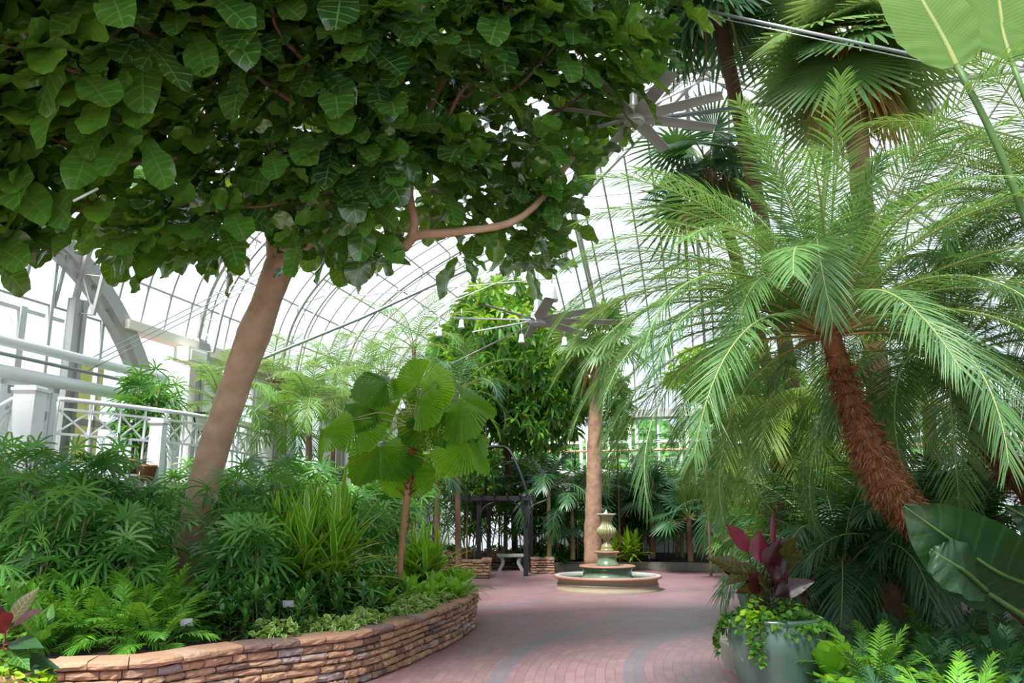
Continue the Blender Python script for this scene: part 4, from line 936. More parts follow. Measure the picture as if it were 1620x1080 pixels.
fan_palm('fan_palm', 'dark fan palm with narrow split fans just right of the upper ceiling fan', (5.4, 15.2, .25), A3, .12, .10, 16, .75, .95, DARKP, DARKBARK, 53, dead=60, elev=(70, -50), N=28, split=.35)
A4 = pt(948, 535, 22)
fan_palm('fan_palm', 'tall straight palm with a scarred tan trunk behind the fountain', gx(937, 22.3, .25), A4, .235, .17, 16, .8, .8, FANM, PALMBARK, 54, dead=90, elev=(80, -30), N=24)
for px, py, D, lab, sd in ((1030, 790, 25.0, 'low fan palm in back bed right of the tall trunk', 61), (1090, 820, 23.5, 'low fan palm at the back below weeping fronds', 62), (985, 800, 26, 'low fan palm behind the fountain urn', 63), (880, 840, 25, 'small fan palm right of the stone pier', 65), 
                            (1130, 760, 24, 'broad fan palm at the back under the blue-green palm fronds', 67), (845, 760, 27, 'fan palm below the back windows left of the tall trunk', 68)):
    T = pt(px, py, D); T[2] = max(T[2], .9); fan_palm('dwarf_fan_palm', lab, (T[0], D, .3 if D > 20 else .42), T, .08, .07, 15, .7, .62, DARKP, TREEBARK, sd, elev=(85, -20), N=22, split=.4)
# ================================================================ licuala
def licuala():
    b = pt(630, 925, 11.2); b[2] = .4; top = pt(655, 690, 11.2); o = thing('licuala_palm', 'round-leaved licuala palm with big pleated bright green leaves on a thin ringed trunk', 'palm', tuple(b)); c = top - b
    mb = MB(); P = smooth_path([(0, 0, 0), c * [.25, 1, .4], c], 40); tube(mb, P, np.linspace(.036, .05, 40) * (1 + .05 * np.sin(np.arange(40) * 1.9)), 12); mb.build('trunk', LICTRUNK, o)
    mb = MB(); q = P[-9:]; tube(mb, np.vstack([q, c + [.01, 0, .28]]), np.concatenate([np.linspace(.05, .075, 6), [.07, .06, .045, .02]]), 10, bump=.12)
    k = 120; i = rng.integers(28, 40, k); a = rng.uniform(0, 6.28, k); rd = np.stack([np.cos(a), np.sin(a), np.zeros(k)], 1)
    blades(mb, P[i] + rd * .045, rd * .5 + [0, 0, 1.] + .3 * rng.standard_normal((k, 3)), np.cross(rd, [0, 0, 1.]), .16, .03, .1, (1, .8, .1), .2); mb.build('crown_sheath', REDFIB, o)
    # leaf: centre px,py, direction of the middle of the blade (x, y, z), facing normal, radius, colour (sunlit leaves painted lighter)
    LV = [((700, 668), (-.05, -.35, -1), (.25, -1, .15), .58, .15, -.1), ((600, 722), (.05, -.3, -1), (-.25, -1, .2), .56, .1, .1), ((548, 672), (-.75, -.25, -.75), (-.5, -.9, .6), .52, .75, .2), ((512, 690), (.1, -.4, -1), (-.7, -.5, .5), .42, .95, 0),
          ((745, 640), (.8, 0, -.55), (.3, -.8, .7), .58, .5, .1), ((745, 715), (.35, -.3, -.9), (.6, -.7, .3), .48, .95, 0), ((668, 595), (.35, 0, 1), (-.2, -1, .3), .46, .85, .15), ((672, 625), (.8, -.2, .55), (-.2, -.8, .7), .42, .75, .15),
          ((600, 600), (-.9, .3, .3), (-.2, -.5, 1), .5, .2, .2), ((575, 640), (-.9, .3, -.1), (-.3, -.6, 1), .48, .25, .2), ((640, 760), (.0, .3, -1), (0, -1, .3), .4, .8, 0), ((690, 730), (.4, .4, -.8), (.3, -1, .3), .42, .85, 0), ((630, 620), (-.5, .4, .9), (-.1, -1, .4), .44, .5, .1), ((745, 690), (1, .5, -.3), (.3, -.7, .8), .46, .6, .2)]
    for (x, y), d, n, R, v, cup in LV:
        dep = 11.2 + d[1] * .5 + (0 if abs(x - 655) > 30 else -.2); ctr = pt(x, y, dep) - b; d = nrm(d); h = ctr - d * R * .25
        s = c + [0, 0, .12]; mid = (s + h) / 2 + [0, 0, .14]
        mb = MB(); tube(mb, smooth_path([s, mid, h], 10), np.linspace(.014, .008, 10), 6, mi=1, cap=False)
        fan(mb, h, d, n, R * 1.05, 40, 250, .93, 1.3, .1, .5, cup, .1, var=v, ragged=.02, lobed=.25); mb.build('leaf', [LIC, RACH], o, smooth=False)
    mb = MB(); st = c + [.05, -.1, .25]
    for k in range(14):
        e = pt(683, 672, 11.0) - b + rng.normal(0, 1, 3) * [.07, .05, .24]; tube(mb, smooth_path([st, (st + e) / 2 + [.05, 0, .05], e], 6), .004, 4, mi=0, cap=False)
        for j in range(16):
            p = e + rng.normal(0, .035, 3); tube(mb, [p - [0, 0, .014], p, p + [0, 0, .014]], [.004, .013, .004], 5, mi=0)
    mb.build('fruit_cluster', plain('green_fruit', (.20, .30, .05), .5), o)
licuala()
# ================================================================ bushy broadleaf tree
def leafy_tree(name, label, trunks, blobs, nclu, leaf, L, bark, seed, young=None, hang=.8, wd=.3, k=7, clump=.12, parent_loc=(0, 0, 0), shell=.45):
    global rng
    old = rng; rng = np.random.default_rng(seed); o = thing(name, label, 'tree', parent_loc); pl = np.asarray(parent_loc, float)
    for q, a, b in trunks:
        mb = MB(); P = smooth_path(np.asarray(q, float) - pl, 20); tube(mb, P, np.linspace(a, b, 20), 10, bump=.03); mb.build('trunk', bark, o)
    A, Y = MB(), MB(); vol = np.array([np.prod(r) ** (2 / 3) for _, r in blobs]); vol /= vol.sum()
    for i in range(nclu):
        c, r = blobs[rng.choice(len(blobs), p=vol)]; d = rand_dirs(1, -.9, 1)[0]; rad = rng.random() ** .33 if rng.random() > shell else 1 + .04 * rng.normal()
        p = np.asarray(c, float) - pl + d * np.asarray(r) * rad; out = nrm(d + [0, 0, -hang] + .25 * rng.standard_normal(3))
        h = nrm(np.cross(out, [.1, .3, 1.])); g = np.cross(out, h); a = np.arange(k) * 2.4 + rng.uniform(0, 6); el = rng.uniform(.1, .9, k)
        dd = np.cos(el)[:, None] * (np.cos(a)[:, None] * h + np.sin(a)[:, None] * g) + np.sin(el)[:, None] * out
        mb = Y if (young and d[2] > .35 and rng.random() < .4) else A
        blades(mb, p + out * rng.uniform(0, clump, (k, 1)), dd, np.cross(dd, out), L * rng.uniform(.8, 1.15, k), L * wd, .35 * hang, LN, .2, np.clip(rng.random() * .5 + rng.random(k) * .5, 0, 1))
    A.build('foliage', leaf, o)
    if Y.n: Y.build('young_leaves', young, o)
    rng = old; return o
BC = pt(800, 590, 24.2)
def _m(x, y, dd, r): return (pt(x, y, 24.3 + dd), tuple(q * 1.17 for q in r))
leafy_tree('mango_tree', 'dense bushy broadleaf tree with drooping leaves behind the lower ceiling fan', [([(gx(850, 25.6)[0], 25.6, .2), pt(835, 850, 25.5), pt(812, 800, 25.3), pt(800, 700, 24.8), BC], .12, .09), ([(gx(815, 25.9)[0], 25.9, .2), pt(812, 790, 25.7), pt(806, 720, 25), pt(850, 640, 24.5)], .10, .06)],
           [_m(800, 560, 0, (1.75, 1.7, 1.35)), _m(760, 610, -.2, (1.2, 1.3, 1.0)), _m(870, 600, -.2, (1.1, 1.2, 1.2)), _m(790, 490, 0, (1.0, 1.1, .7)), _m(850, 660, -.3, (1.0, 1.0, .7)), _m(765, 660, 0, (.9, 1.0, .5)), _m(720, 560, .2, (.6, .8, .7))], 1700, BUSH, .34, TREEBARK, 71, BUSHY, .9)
for px, py, D, rr, n, lab, sd in ((975, 640, 24.5, (.35, .5, 1.0), 110, 'slim leafy climber right of the tall scarred trunk', 72), (1190, 620, 16.5, (.9, 1.0, .75), 260, 'green broadleaf shrub behind the big date palm crown', 73), (1110, 590, 19, (.7, .8, .5), 120, 'light green broadleaf shrub behind blue-green palm fronds', 74), (740, 740, 23.5, (.8, .6, .8), 160, 'leafy shrub on the trellis above the pergola', 75), (790, 760, 26, (1.3, .7, 1.1), 300, 'dark leafy shrub behind the pergola top', 76)):
    c = pt(px, py, D); leafy_tree('broadleaf_shrub', lab, [([(c[0], D, .25), c], .03, .02)], [(c, rr)], n, BUSH if sd not in (74,) else BUSHY, .24, TREEBARK, sd, None, .6)
# trees outside the back windows
for i, (r, lab) in enumerate(((-9, 'leafy tree outside beyond the back windows, leftmost'), (-3.5, 'leafy tree outside behind the bushy tree crown'), (1.5, 'leafy tree outside beyond window left of tall trunk'), (6, 'leafy tree outside beyond windows right of tall trunk'), (11, 'leafy tree outside beyond the far right back windows'))):
    b = W(r, 37 + (i % 2) * 2, -.1); leafy_tree('outside_tree', lab, [([(b[0], b[1], -.1), (b[0], b[1], 3)], .2, .15)], [((b[0], b[1], 3.4), (3.0, 1.6, 2.0 + .3 * (i % 3)))], 700, HAZE, .5, TREEBARK, 80 + i, None, .3, .5)
# ================================================================ lady palms (fingered fans on thin canes)
def lady_cane(h, seed, R=.32, nl=9, leaf=RHAP):
    global rng
    old = rng; rng = np.random.default_rng(seed); o = thing('cane_proto', None, None)
    mb = MB(); lean = rng.normal(0, .1, 2); P = smooth_path([(0, 0, 0), (lean[0] * .4, lean[1] * .4, h * .5), (lean[0], lean[1], h)], 10); tube(mb, P, .014, 6); stem = mb.build('cane', CANE)
    mb = MB()
    for k in range(nl):
        t = 1 - .55 * (k / nl); p = np.array([np.interp(t, np.linspace(0, 1, 10), P[:, q]) for q in range(3)]); az = k * 2.4 + rng.normal() * .3; el = math.radians(70 - 85 * k / nl + rng.normal() * 8)
        d = np.array([math.cos(az) * math.cos(el), math.sin(az) * math.cos(el), math.sin(el)]); l = rng.uniform(.2, .34); tip = p + d * l
        tube(mb, [p, p + d * l * .6, tip], .005, 4, mi=1, cap=False)
        dd = nrm(d + np.array([0, 0, -.25])); fan(mb, tip, dd, np.array([0, 0, 1.]) + .3 * rng.standard_normal(3), R * rng.uniform(.85, 1.15), rng.integers(8, 12), 230, .12, .25, .35, .1, 0, .5, blunt=True, wmax=.018)
    lv = mb.build('leaf_crown', [leaf, GSTEM], stem)
    bpy.data.objects.remove(o); rng = old; return stem
CANES = [lady_cane(h, 100 + i) for i, h in enumerate((.7, 1.0, 1.3, 1.6, 1.85, 1.2))]
used_c = [False] * 6
def lady_palm(label, x, y, z, n, spread, hs, group=None, scale=1.0):
    o = thing('lady_palm', label, 'palm', (x, y, z), rng.uniform(0, 6.28), group)
    for k in range(n):
        i = hs[k % len(hs)]
        c = CANES[i] if not used_c[i] else copy_tree(CANES[i]); used_c[i] = True
        c.parent = o; a = rng.uniform(0, 6.28); r = spread * math.sqrt(rng.random()); c.location = (r * math.cos(a), r * math.sin(a), 0); c.rotation_euler = (rng.normal() * .08, rng.normal() * .08, rng.uniform(0, 6.28)); c.scale = (scale,) * 3
    return o
LP = [(20, 9.2, 9, .5, (3, 2, 1, 0), 'lady palm clump at the left edge below the stair railing'), (95, 9.9, 9, .5, (4, 3, 2, 1), 'lady palm clump below the square white post'), (165, 10.1, 9, .5, (4, 3, 2, 5), 'lady palm clump below the left part of terrace railing'),
      (196, 10.2, 8, .45, (2, 1, 5, 0), 'lady palm clump just left of the leaning fig trunk'), (60, 8.6, 8, .45, (1, 0, 2), 'low front lady palm at far left behind the feathery ground palms'), (150, 8.9, 8, .45, (1, 5, 0), 'low front lady palm behind the feathery ground palms'), (180, 9.2, 7, .4, (1, 0), 'low front lady palm left of the fig trunk foot'),
      (392, 10.9, 9, .45, (2, 3, 1, 0), 'lady palm clump immediately right of the fig trunk'), (400, 12.0, 9, .5, (3, 2, 5), 'lady palm clump behind the yellow-striped plant'), (378, 9.9, 6, .30, (0,), 'low lady palm with spread fingers right of the fig trunk foot'),
      (455, 13.4, 8, .5, (3, 2), 'lady palm behind the yellow-striped plant tips'), (560, 12.8, 7, .45, (1, 2), 'dark lady palm between striped plant and licuala'), (-30, 9.8, 8, .5, (4, 3), 'tall lady palm mostly cut by the left edge'), (300, 12.4, 7, .4, (3, 4), 'lady palm behind the fig trunk by the terrace wall'), (500, 15.0, 8, .6, (4, 3), 'shaded lady palm behind striped plant at the bed back'), (590, 14.2, 8, .6, (2, 3), 'shaded lady palm left of the licuala stem at the back')]
for px, D, n, sp, hs, lab in LP:
    g = gx(px, D); lady_palm(lab, g[0], D, float(soil_z(g[0], D)), n + 2, sp, hs, None, .84 if px < 330 else .95)
LB = [(905, 25.6, 'lady palm in the back bed left of the fountain'), (965, 26.5, 'lady palm in the back bed behind fountain'), (1020, 26.3, 'lady palm in the back bed right of the lime plant'), (1075, 25.9, 'lady palm in the back bed, second right of the lime plant'), (1130, 25.4, 'lady palm in the back bed near the weeping palm'), (1180, 24.6, 'lady palm in the back bed behind the weeping palm'), (1050, 27.5, 'tall lady palm against the back wall right of trunk'), (990, 27.6, 'tall lady palm against the back wall at the trunk'), (1120, 27, 'tall lady palm against back wall below the far windows'), (760, 25.2, 'shaded lady palm behind the bench'), (850, 25.7, 'shaded lady palm behind the stone pier'), (715, 24.5, 'shaded lady palm left of the pergola')]
for px, D, lab in LB:
    g = gx(px, D); lady_palm(lab, g[0], D, .3, 9, .7, (4, 3, 2, 5), None, 1.25)
# potted lady palm on the terrace
g = gx(196, 13.9); po = thing('terracotta_pot', 'terracotta pot behind the terrace railing', 'pot', (g[0], 13.9, TZ)); mb = MB(); lathe(mb, [(.01, 0), (.17, 0), (.24, .32), (.26, .32), (.26, .38), (.23, .38), (.21, .3), (.01, .3)], sides=24); mb.build('pot_body', TERRA, po)
lady_palm('lady palm in the terracotta pot behind the terrace railing', g[0], 13.9, TZ + .3, 9, .14, (2, 1, 5, 0))
g = gx(212, 12.72); tp = thing('terracotta_pot', 'small terracotta pot at the foot of the terrace railing', 'pot', (g[0] - .1, 12.95, TZ)); mb = MB(); lathe(mb, [(.01, 0), (.09, 0), (.13, .2), (.14, .2), (.14, .24), (.12, .24), (.11, .18), (.01, .18)], sides=20); mb.build('pot_body', TERRA, tp)
# ================================================================ small plants: one of each kind, then copies
def proto_feather(seed, nf=22, L=.56, leaf=PARL, ll=.15, lw=.017, n=17, droop=(.5, 1.6), elev=(80, 15)):
    global rng
    old = rng; rng = np.random.default_rng(seed); mb = MB()
    for k in range(nf):
        t = (k + .5) / nf; a = k * 2.4; el = math.radians(elev[0] + (elev[1] - elev[0]) * t)
        frond(mb, np.array([math.cos(a), math.sin(a), 0]) * .06, a, el, L * rng.uniform(.8, 1.15), droop[0] + (droop[1] - droop[0]) * t, n, ll, lw, .3, (60, 28), .1, .25, .006, sides=4, lp=.45)
    m = mb.mesh('feather_fern', [leaf, GSTEM]); rng = old; return m
def proto_rosette(seed, n=26, L=.3, w=.05, leaf=COMP, sag=.3, elev=(85, 5), h=.1, shape=LN, stemr=.008, wave=0, nc=1, fold=.25, stem=True):
    global rng
    old = rng; rng = np.random.default_rng(seed); mb = MB(); t = (np.arange(n) + .5) / n; a = np.arange(n) * 2.4 + rng.normal(0, .2, n); el = np.radians(elev[0] + (elev[1] - elev[0]) * t + rng.normal(0, 7, n))
    d = np.stack([np.cos(a) * np.cos(el), np.sin(a) * np.cos(el), np.sin(el)], 1); base = np.stack([np.zeros(n), np.zeros(n), h * (1 - t)], 1) + d * .01
    wv = np.stack([-np.sin(a), np.cos(a), np.zeros(n)], 1); Ls = L * rng.uniform(.8, 1.1, n) * np.interp(t, [0, .3, 1], [.75, 1, .9])
    blades(mb, base, d, wv, Ls, w * rng.uniform(.85, 1.15, n), sag * rng.uniform(.6, 1.4, n), shape, fold, np.clip(1 - t + rng.normal(0, .2, n), 0, 1), wave=wave, nc=nc)
    if stem: tube(mb, [(0, 0, -.25), (0, 0, h)], stemr, 6, mi=1)
    m = mb.mesh('rosette', [leaf, CANE]); rng = old; return m
def proto_multi(seed, leaf, heads=5, spread=.12, hh=(.1, .35), **kw):
    """several leafy heads on short stems in one clump"""
    global rng
    old = rng; rng = np.random.default_rng(seed); mb = MB()
    for q in range(heads):
        n = kw.get('n', 18); L = kw.get('L', .2); w = kw.get('w', .04); o = np.array([rng.normal() * spread, rng.normal() * spread, rng.uniform(*hh)])
        t = (np.arange(n) + .5) / n; a = np.arange(n) * 2.4 + rng.normal(0, .2, n); el = np.radians(80 - 95 * t + rng.normal(0, 8, n))
        d = np.stack([np.cos(a) * np.cos(el), np.sin(a) * np.cos(el), np.sin(el)], 1); base = o + np.stack([np.zeros(n), np.zeros(n), -.14 * t], 1)
        blades(mb, base, d, np.stack([-np.sin(a), np.cos(a), np.zeros(n)], 1), L * rng.uniform(.75, 1.1, n), w, kw.get('sag', .3), kw.get('shape', LN), .25, np.clip(1 - t + rng.normal(0, .2, n), 0, 1))
        tube(mb, [(o[0] * .6, o[1] * .6, -.1), o], .006, 5, mi=1)
    m = mb.mesh('leafy_clump', [leaf, CANE]); rng = old; return m
def proto_scatter(seed, leaf, n=160, r=.22, h=.18, L=.08, w=.07, shape=(.3, 1, .9, .6, .05), drop=.5):
    """low creeping mound of small leaves"""
    global rng
    old = rng; rng = np.random.default_rng(seed); mb = MB(); a = rng.uniform(0, 6.28, n); q = r * np.sqrt(rng.random(n)); z = h * (1 - (q / r) ** 2) * rng.uniform(.6, 1.1, n)
    p = np.stack([q * np.cos(a), q * np.sin(a), z], 1); d = np.stack([np.cos(a), np.sin(a), rng.uniform(-.6, .7, n)], 1) + .6 * rng.standard_normal((n, 3))
    wv = np.cross(d, np.array([0, 0, 1.]) + .4 * rng.standard_normal((n, 3))); blades(mb, p, d, wv, L * rng.uniform(.6, 1.2, n), w, .2, shape, .15)
    m = mb.mesh('creeping_mound', [leaf]); rng = old; return m
def place(name, mesh, x, y, z, s, label, cat, group=None):
    o = bpy.data.objects.new(name, mesh); col.objects.link(o); o.location = (x, y, z); o.rotation_euler = (rng.normal() * .06, rng.normal() * .06, rng.uniform(0, 6.28)); o.scale = (s, s, s * rng.uniform(.9, 1.1)); return tag(o, label, cat, group)
FE = [proto_feather(200 + i) for i in range(4)]; FEG = [proto_feather(210 + i, leaf=DARKP, nf=18) for i in range(3)]
RO = [proto_multi(220 + i, COMP, 6, .14, (.15, .42), n=20, L=.2, w=.045) for i in range(3)]
GC = [proto_scatter(230 + i, VARI, 90, .2, .16, .10, .06) for i in range(3)]
GCD = [proto_scatter(240 + i, BUSH, 220, .3, .25, .09, .055) for i in range(3)]
NE = [proto_rosette(250 + i, 22, .42, .085, NEST, .35, (85, 15), .04, ST, wave=.08, nc=2, stem=False) for i in range(3)]
# feathery ground palms in front left
k = 0
for row, (D, xs) in enumerate(((7.85, (70, 130, 185, 235)), (8.2, (40, 100, 160, 215, 265)), (8.5, (10, 75, 135, 195, 250)), (9.0, (60, 130, 200, 255)))):
    for px in xs:
        g = gx(px + rng.normal() * 6, D + rng.normal() * .08)
        e = onz(px, 1048, PWH)
        place('parlour_palm', FE[k % 4], g[0], g[1] + .1, float(soil_z(g[0], g[1])), rng.uniform(.85, 1.1) * (1 if row < 2 else 1.15) * (.62 if px > 300 else 1), 'bright feathery ground palm packed in the left bed behind the planter wall', 'small palm', 'feathery ground palms in the left bed'); k += 1
# glossy dark shrubs
k = 0
for D, xs in ((8.6, (330, 375, 420)), (9.1, (300, 345, 390, 435, 480)), (9.7, (330, 380, 425, 470, 515, 555)), (10.3, (350, 400, 450, 500, 545, 585)), (10.9, (420, 470, 520, 565, 600)), (11.6, (540, 580, 620))):
    for px in xs:
        g = gx(px + rng.normal() * 8, D + rng.normal() * .1); place('dwarf_dracaena', RO[k % 3], g[0], g[1], float(soil_z(g[0], g[1])), rng.uniform(.85, 1.1), 'low glossy dark green tufted plant massed in the left bed', 'shrub', 'glossy dark tufted plants in the left bed'); k += 1
for i in range(46):
    t = rng.uniform(.16, .72); q = inner[int(t * (len(inner) - 1))]; off = rng.uniform(.02, .28); place('arrowhead_plant', GC[i % 3], q[0] - off * .5, q[1] + off, .43, rng.uniform(.8, 1.15), 'small yellow-green variegated plant edging the left bed along the wall', 'ground cover plant', 'variegated edging plants along the planter wall')
for D, xs in ((10.9, (640,)), (11.3, (600, 640, 675)), (11.8, (585, 620, 655, 690, 715)), (12.4, (600, 640, 675, 705, 728)), (13.1, (650, 690, 720)), (10.3, (600,))):
    for px in xs:
        g = gx(px + rng.normal() * 5, D); place('nest_fern', NE[i % 3], g[0], g[1], .42, rng.uniform(1.1, 1.4), 'bright green broad-leaved rosette near the rounded end of the planter wall', 'fern', 'bright broad-leaved rosettes at the planter end'); i += 1
for t in np.linspace(.6, .93, 12): q = inner[int(t * (len(inner) - 1))]; place('creeping_plant', GCD[i % 3], q[0] - .12, q[1] + .1, .43, .6, 'small-leaved creeper at the rounded planter end below the bright rosettes', 'ground cover plant', 'small creepers at the planter end'); i += 1
# striped strap plants
def strap_plant(label, x, y, z, heads, L, w, leaf, n=34, h=.5, sp=.2, name='striped_dracaena', sag=.25, cat='shrub', elev=(88, 0)):
    o = thing(name, label, cat, (x, y, z))
    for q in range(heads):
        a = q * 2.4; c = np.array([sp * math.cos(a) * (q > 0), sp * math.sin(a) * (q > 0), 0]); hh = h * (1 - .16 * q / max(heads, 1) * 3 * rng.random()); mb = MB(); tube(mb, [c * .5, c + [0, 0, hh]], [.03, .022], 7); mb.build('stem', CANE, o)
        t = (np.arange(n) + .5) / n; az = np.arange(n) * 2.4 + q; el = np.radians(elev[0] + (elev[1] - elev[0]) * t + rng.normal(0, 6, n)); d = np.stack([np.cos(az) * np.cos(el), np.sin(az) * np.cos(el), np.sin(el)], 1)
        mb = MB(); blades(mb, c + np.stack([np.zeros(n), np.zeros(n), hh * (1.0 - .75 * t)], 1), d, np.stack([-np.sin(az), np.cos(az), np.zeros(n)], 1), L * rng.uniform(.8, 1.1, n), w, sag * rng.uniform(.3, 1.5, n), ST, .3, np.clip(1 - t + rng.normal(0, .2, n), 0, 1)); mb.build('leaf_rosette', leaf, o)
    return o
g = gx(484, 10.6); strap_plant('tall strappy plant with yellow-striped green leaves in the middle of the left bed', g[0], 10.6, .45, 9, 1.2, .085, STRP, 34, .85, .42, sag=.42)
g = gx(672, 13.4); strap_plant('strappy striped plant right behind the licuala trunk', g[0], 13.4, .42, 5, .95, .075, STRP, 32, .4, .25, sag=.4)
g = gx(585, 12.6); strap_plant('smaller strappy plant left of the licuala trunk', g[0], 12.6, .42, 3, .6, .05, STRP, 26, .3, .2)
g = gx(988, 23.9); strap_plant('lime-green broad-leaved plant beside the fountain urn', g[0] + .15, 24.75, .3, 6, .62, .11, LIME, 20, .45, .34, 'lime_dracaena', .35)
g = gx(1195, 14.0); strap_plant('small lime-leaved shoot above the red potted plant', g[0], 14.0, .28, 2, .35, .07, LIME, 12, .95, .1, 'lime_dracaena', .3)
g = gx(912, 27.3); strap_plant('dark spiky dracaena below the back windows left of the tall trunk', g[0], 27.3, .35, 1, .8, .06, COMP, 34, 2.9, .2, 'spiky_dracaena', .25)
g = gx(1035, 26.8); strap_plant('dark spiky dracaena below the back windows right of tall trunk', g[0], 26.8, .35, 1, .8, .06, COMP, 34, 2.5, .2, 'spiky_dracaena', .25)
g = gx(714, 13.7); mb = MB(); o = thing('flowering_plant', 'leafy plant with a pink and white flower near the planter end', 'flower', (g[0], 13.7, .42))
n = 22; a = np.arange(n) * 2.4; el = np.radians(np.linspace(80, 10, n)); d = np.stack([np.cos(a) * np.cos(el), np.sin(a) * np.cos(el), np.sin(el)], 1); blades(mb, d * .03 + [0, 0, .1], d, np.cross(d, [0, 0, 1.]), .34, .07, .3, OV, .2); mb.build('leaves', NEST, o)
mb = MB(); tube(mb, [(0, 0, 0), (-.05, -.04, .50)], .006, 5); mb.build('stem', GSTEM, o)
mb = MB(); n = 14; d = rand_dirs(n, -.2, 1); blades(mb, np.array([-.05, -.04, .52]) + d * .01, d, np.cross(d, [.1, .2, 1.]), .09, .06, .2, OV, .1); mb.build('flower_head', plain('pink_white_petals', (.85, .62, .66), .5, nz=.8, nc=(.7, .08, .18), ns=30), o)
# back-bed and right-bed ground cover
k = 0
for i in range(70):
    t = rng.uniform(.70, .985); q = RB[int(t * 119)]; off = rng.uniform(.35, 1.0); n_ = W(0, off, 0); place('creeping_plant', GCD[k % 3], q[0] + .1 * rng.normal(), q[1] + .25 + off * .9, .28, rng.uniform(1.0, 1.6), 'low dark creeping plant along the kerb at the back bed', 'ground cover plant', 'dark creepers along the back kerb'); k += 1
for D, xs in ((5.6, (1460, 1560)), (6.0, (1410, 1500, 1590)), (6.5, (1400, 1470, 1540, 1610)), (7.1, (1380, 1450, 1520, 1590)), (7.8, (1400, 1470, 1540, 1610)), (8.5, (1480, 1560, 1630)), (5.2, (1420, 1530, 1620))):
    for px in xs:
        g = gx(px + rng.normal() * 8, D); place('ground_palm', (FEG + FE)[k % 4], g[0], g[1], .26, rng.uniform(.72, .95) * (.9 if D < 6 else 1), 'feathery ground palm packed in the shaded right bed', 'small palm', 'feathery ground palms in the right bed'); k += 1
NB = [proto_rosette(261, 14, .5, .19, NEST, .15, (85, 15), .05, (.1, .5, .85, 1, 1, .85, .4), wave=.07, nc=2, stem=False)]
g = gx(1322, 6.7); place('nest_fern', NB[0], g[0], 6.7, .30, .9, 'broad-leaved bright green fern between the green pot and ground palms', 'fern')
g = gx(1345, 6.1); place('nest_fern', NB[0], g[0], 6.1, .24, .7, 'lower bright broad-leaved fern at the bottom edge right of the pot', 'fern')
NBd = proto_rosette(262, 20, .8, .14, DARKP, .3, (85, 10), .05, OV, nc=2, stem=False)
for px, D, s, lab in ((1250, 10.0, .9, 'dark broad-leaved plant behind the potted red plant'), (1410, 8.2, .9, 'dark broad-leaved plant under the shaggy trunk'), (1600, 7.0, 1.0, 'dark broad-leaved plant below the giant leaf')):
    g = gx(px, D); place('broadleaf_plant', NBd, g[0], D, .26, s, lab, 'shrub')
for i, (px, D) in enumerate(((1215, 17), (1250, 15.5), (1290, 14.5), (1330, 13.5), (1230, 19.5), (1190, 21), (1280, 17.5), (1380, 13.5), (1450, 12.5), (1520, 12))):
    g = gx(px, D); lady_palm('dark lady palm massed deep in the right bed', g[0], D, .27, 8, .6, (2, 3, 1, 5), 'dark lady palms deep in the right bed')
# giant dark leaf at right, banana leaf at the top
def big_leaf(name, label, cat, mid, wdir, Wd, leaf, shape, ripple=.03, fold=.12, n=26, m=13, droopv=.25, petiole=None, pr=.02, midm=None):
    midm = midm or (RACH if leaf is BAN else GSTEM)
    mid = smooth_path(mid, n); T = nrm(np.gradient(mid, axis=0)); Wv = np.asarray(wdir, float); Wv = nrm(Wv - (T @ Wv)[:, None] * T); N = np.cross(T, Wv); N *= np.sign(N[:, 2:3] + 1e-6)
    s = np.linspace(0, 1, n); w = np.interp(s, np.linspace(0, 1, len(shape)), shape) * Wd / 2; x = np.linspace(-1, 1, m)
    G = mid[:, None] + (w[:, None] * x)[..., None] * Wv[:, None] + ((np.abs(x) * fold - np.abs(x) ** 2 * droopv)[None] * w[:, None] + ripple * np.sin(s[:, None] * 46 - np.abs(x) * 5) * np.abs(x) ** .7)[..., None] * N[:, None]
    o = thing(name, label, cat, tuple(mid[0] if petiole is None else petiole[0])); b = np.array(o.location)
    U = np.stack(np.broadcast_arrays(x[None], s[:, None]), -1).reshape(-1, 2); mb = MB(); sheet(mb, G - b, .4, U=U); mb.build('leaf_blade', leaf, o)
    mb = MB(); tube(mb, mid - b - N * .006, np.linspace(pr, pr * .25, n), 7); mb.build('midrib', midm, o)
    if petiole is not None: mb = MB(); P = smooth_path(list(petiole) + [mid[0]], 16) - b; tube(mb, P, np.linspace(pr * 1.4, pr, 16), 8); mb.build('petiole', GSTEM, o)
    return o
big_leaf('giant_leaf', 'giant dark ribbed leaf spreading at the right edge before the shaggy trunk', 'leaf', [pt(1660, 935, 6.3), pt(1580, 905, 6.0), pt(1500, 850, 5.9), pt(1430, 800, 5.95)], (.55, -.45, .75), .62, BIGD, (.3, .85, 1, 1, .85, .55, .05), .014, .1, petiole=[(4.6, 6.6, .25), (4.5, 6.5, .8)])
big_leaf('giant_leaf', 'smaller dark green leaf folded over the shaggy trunk', 'leaf', [pt(1560, 935, 6.1), pt(1520, 900, 5.8), pt(1490, 880, 5.75), pt(1472, 868, 5.8)], (.3, .2, 1), .36, BIGD, (.4, 1, 1, .7, .05), .01, .1, petiole=[(4.0, 6.4, .25), (3.9, 6.3, .7)])
big_leaf('giant_leaf', 'dark wavy leaf at the right edge above the giant ribbed leaf', 'leaf', [pt(1680, 880, 6.8), pt(1640, 830, 6.6), pt(1590, 800, 6.6)], (.5, -.3, .8), .4, BIGD, (.4, 1, .9, .4, .05), .014, petiole=[(5.0, 7.0, .25), (4.9, 6.9, .9)])
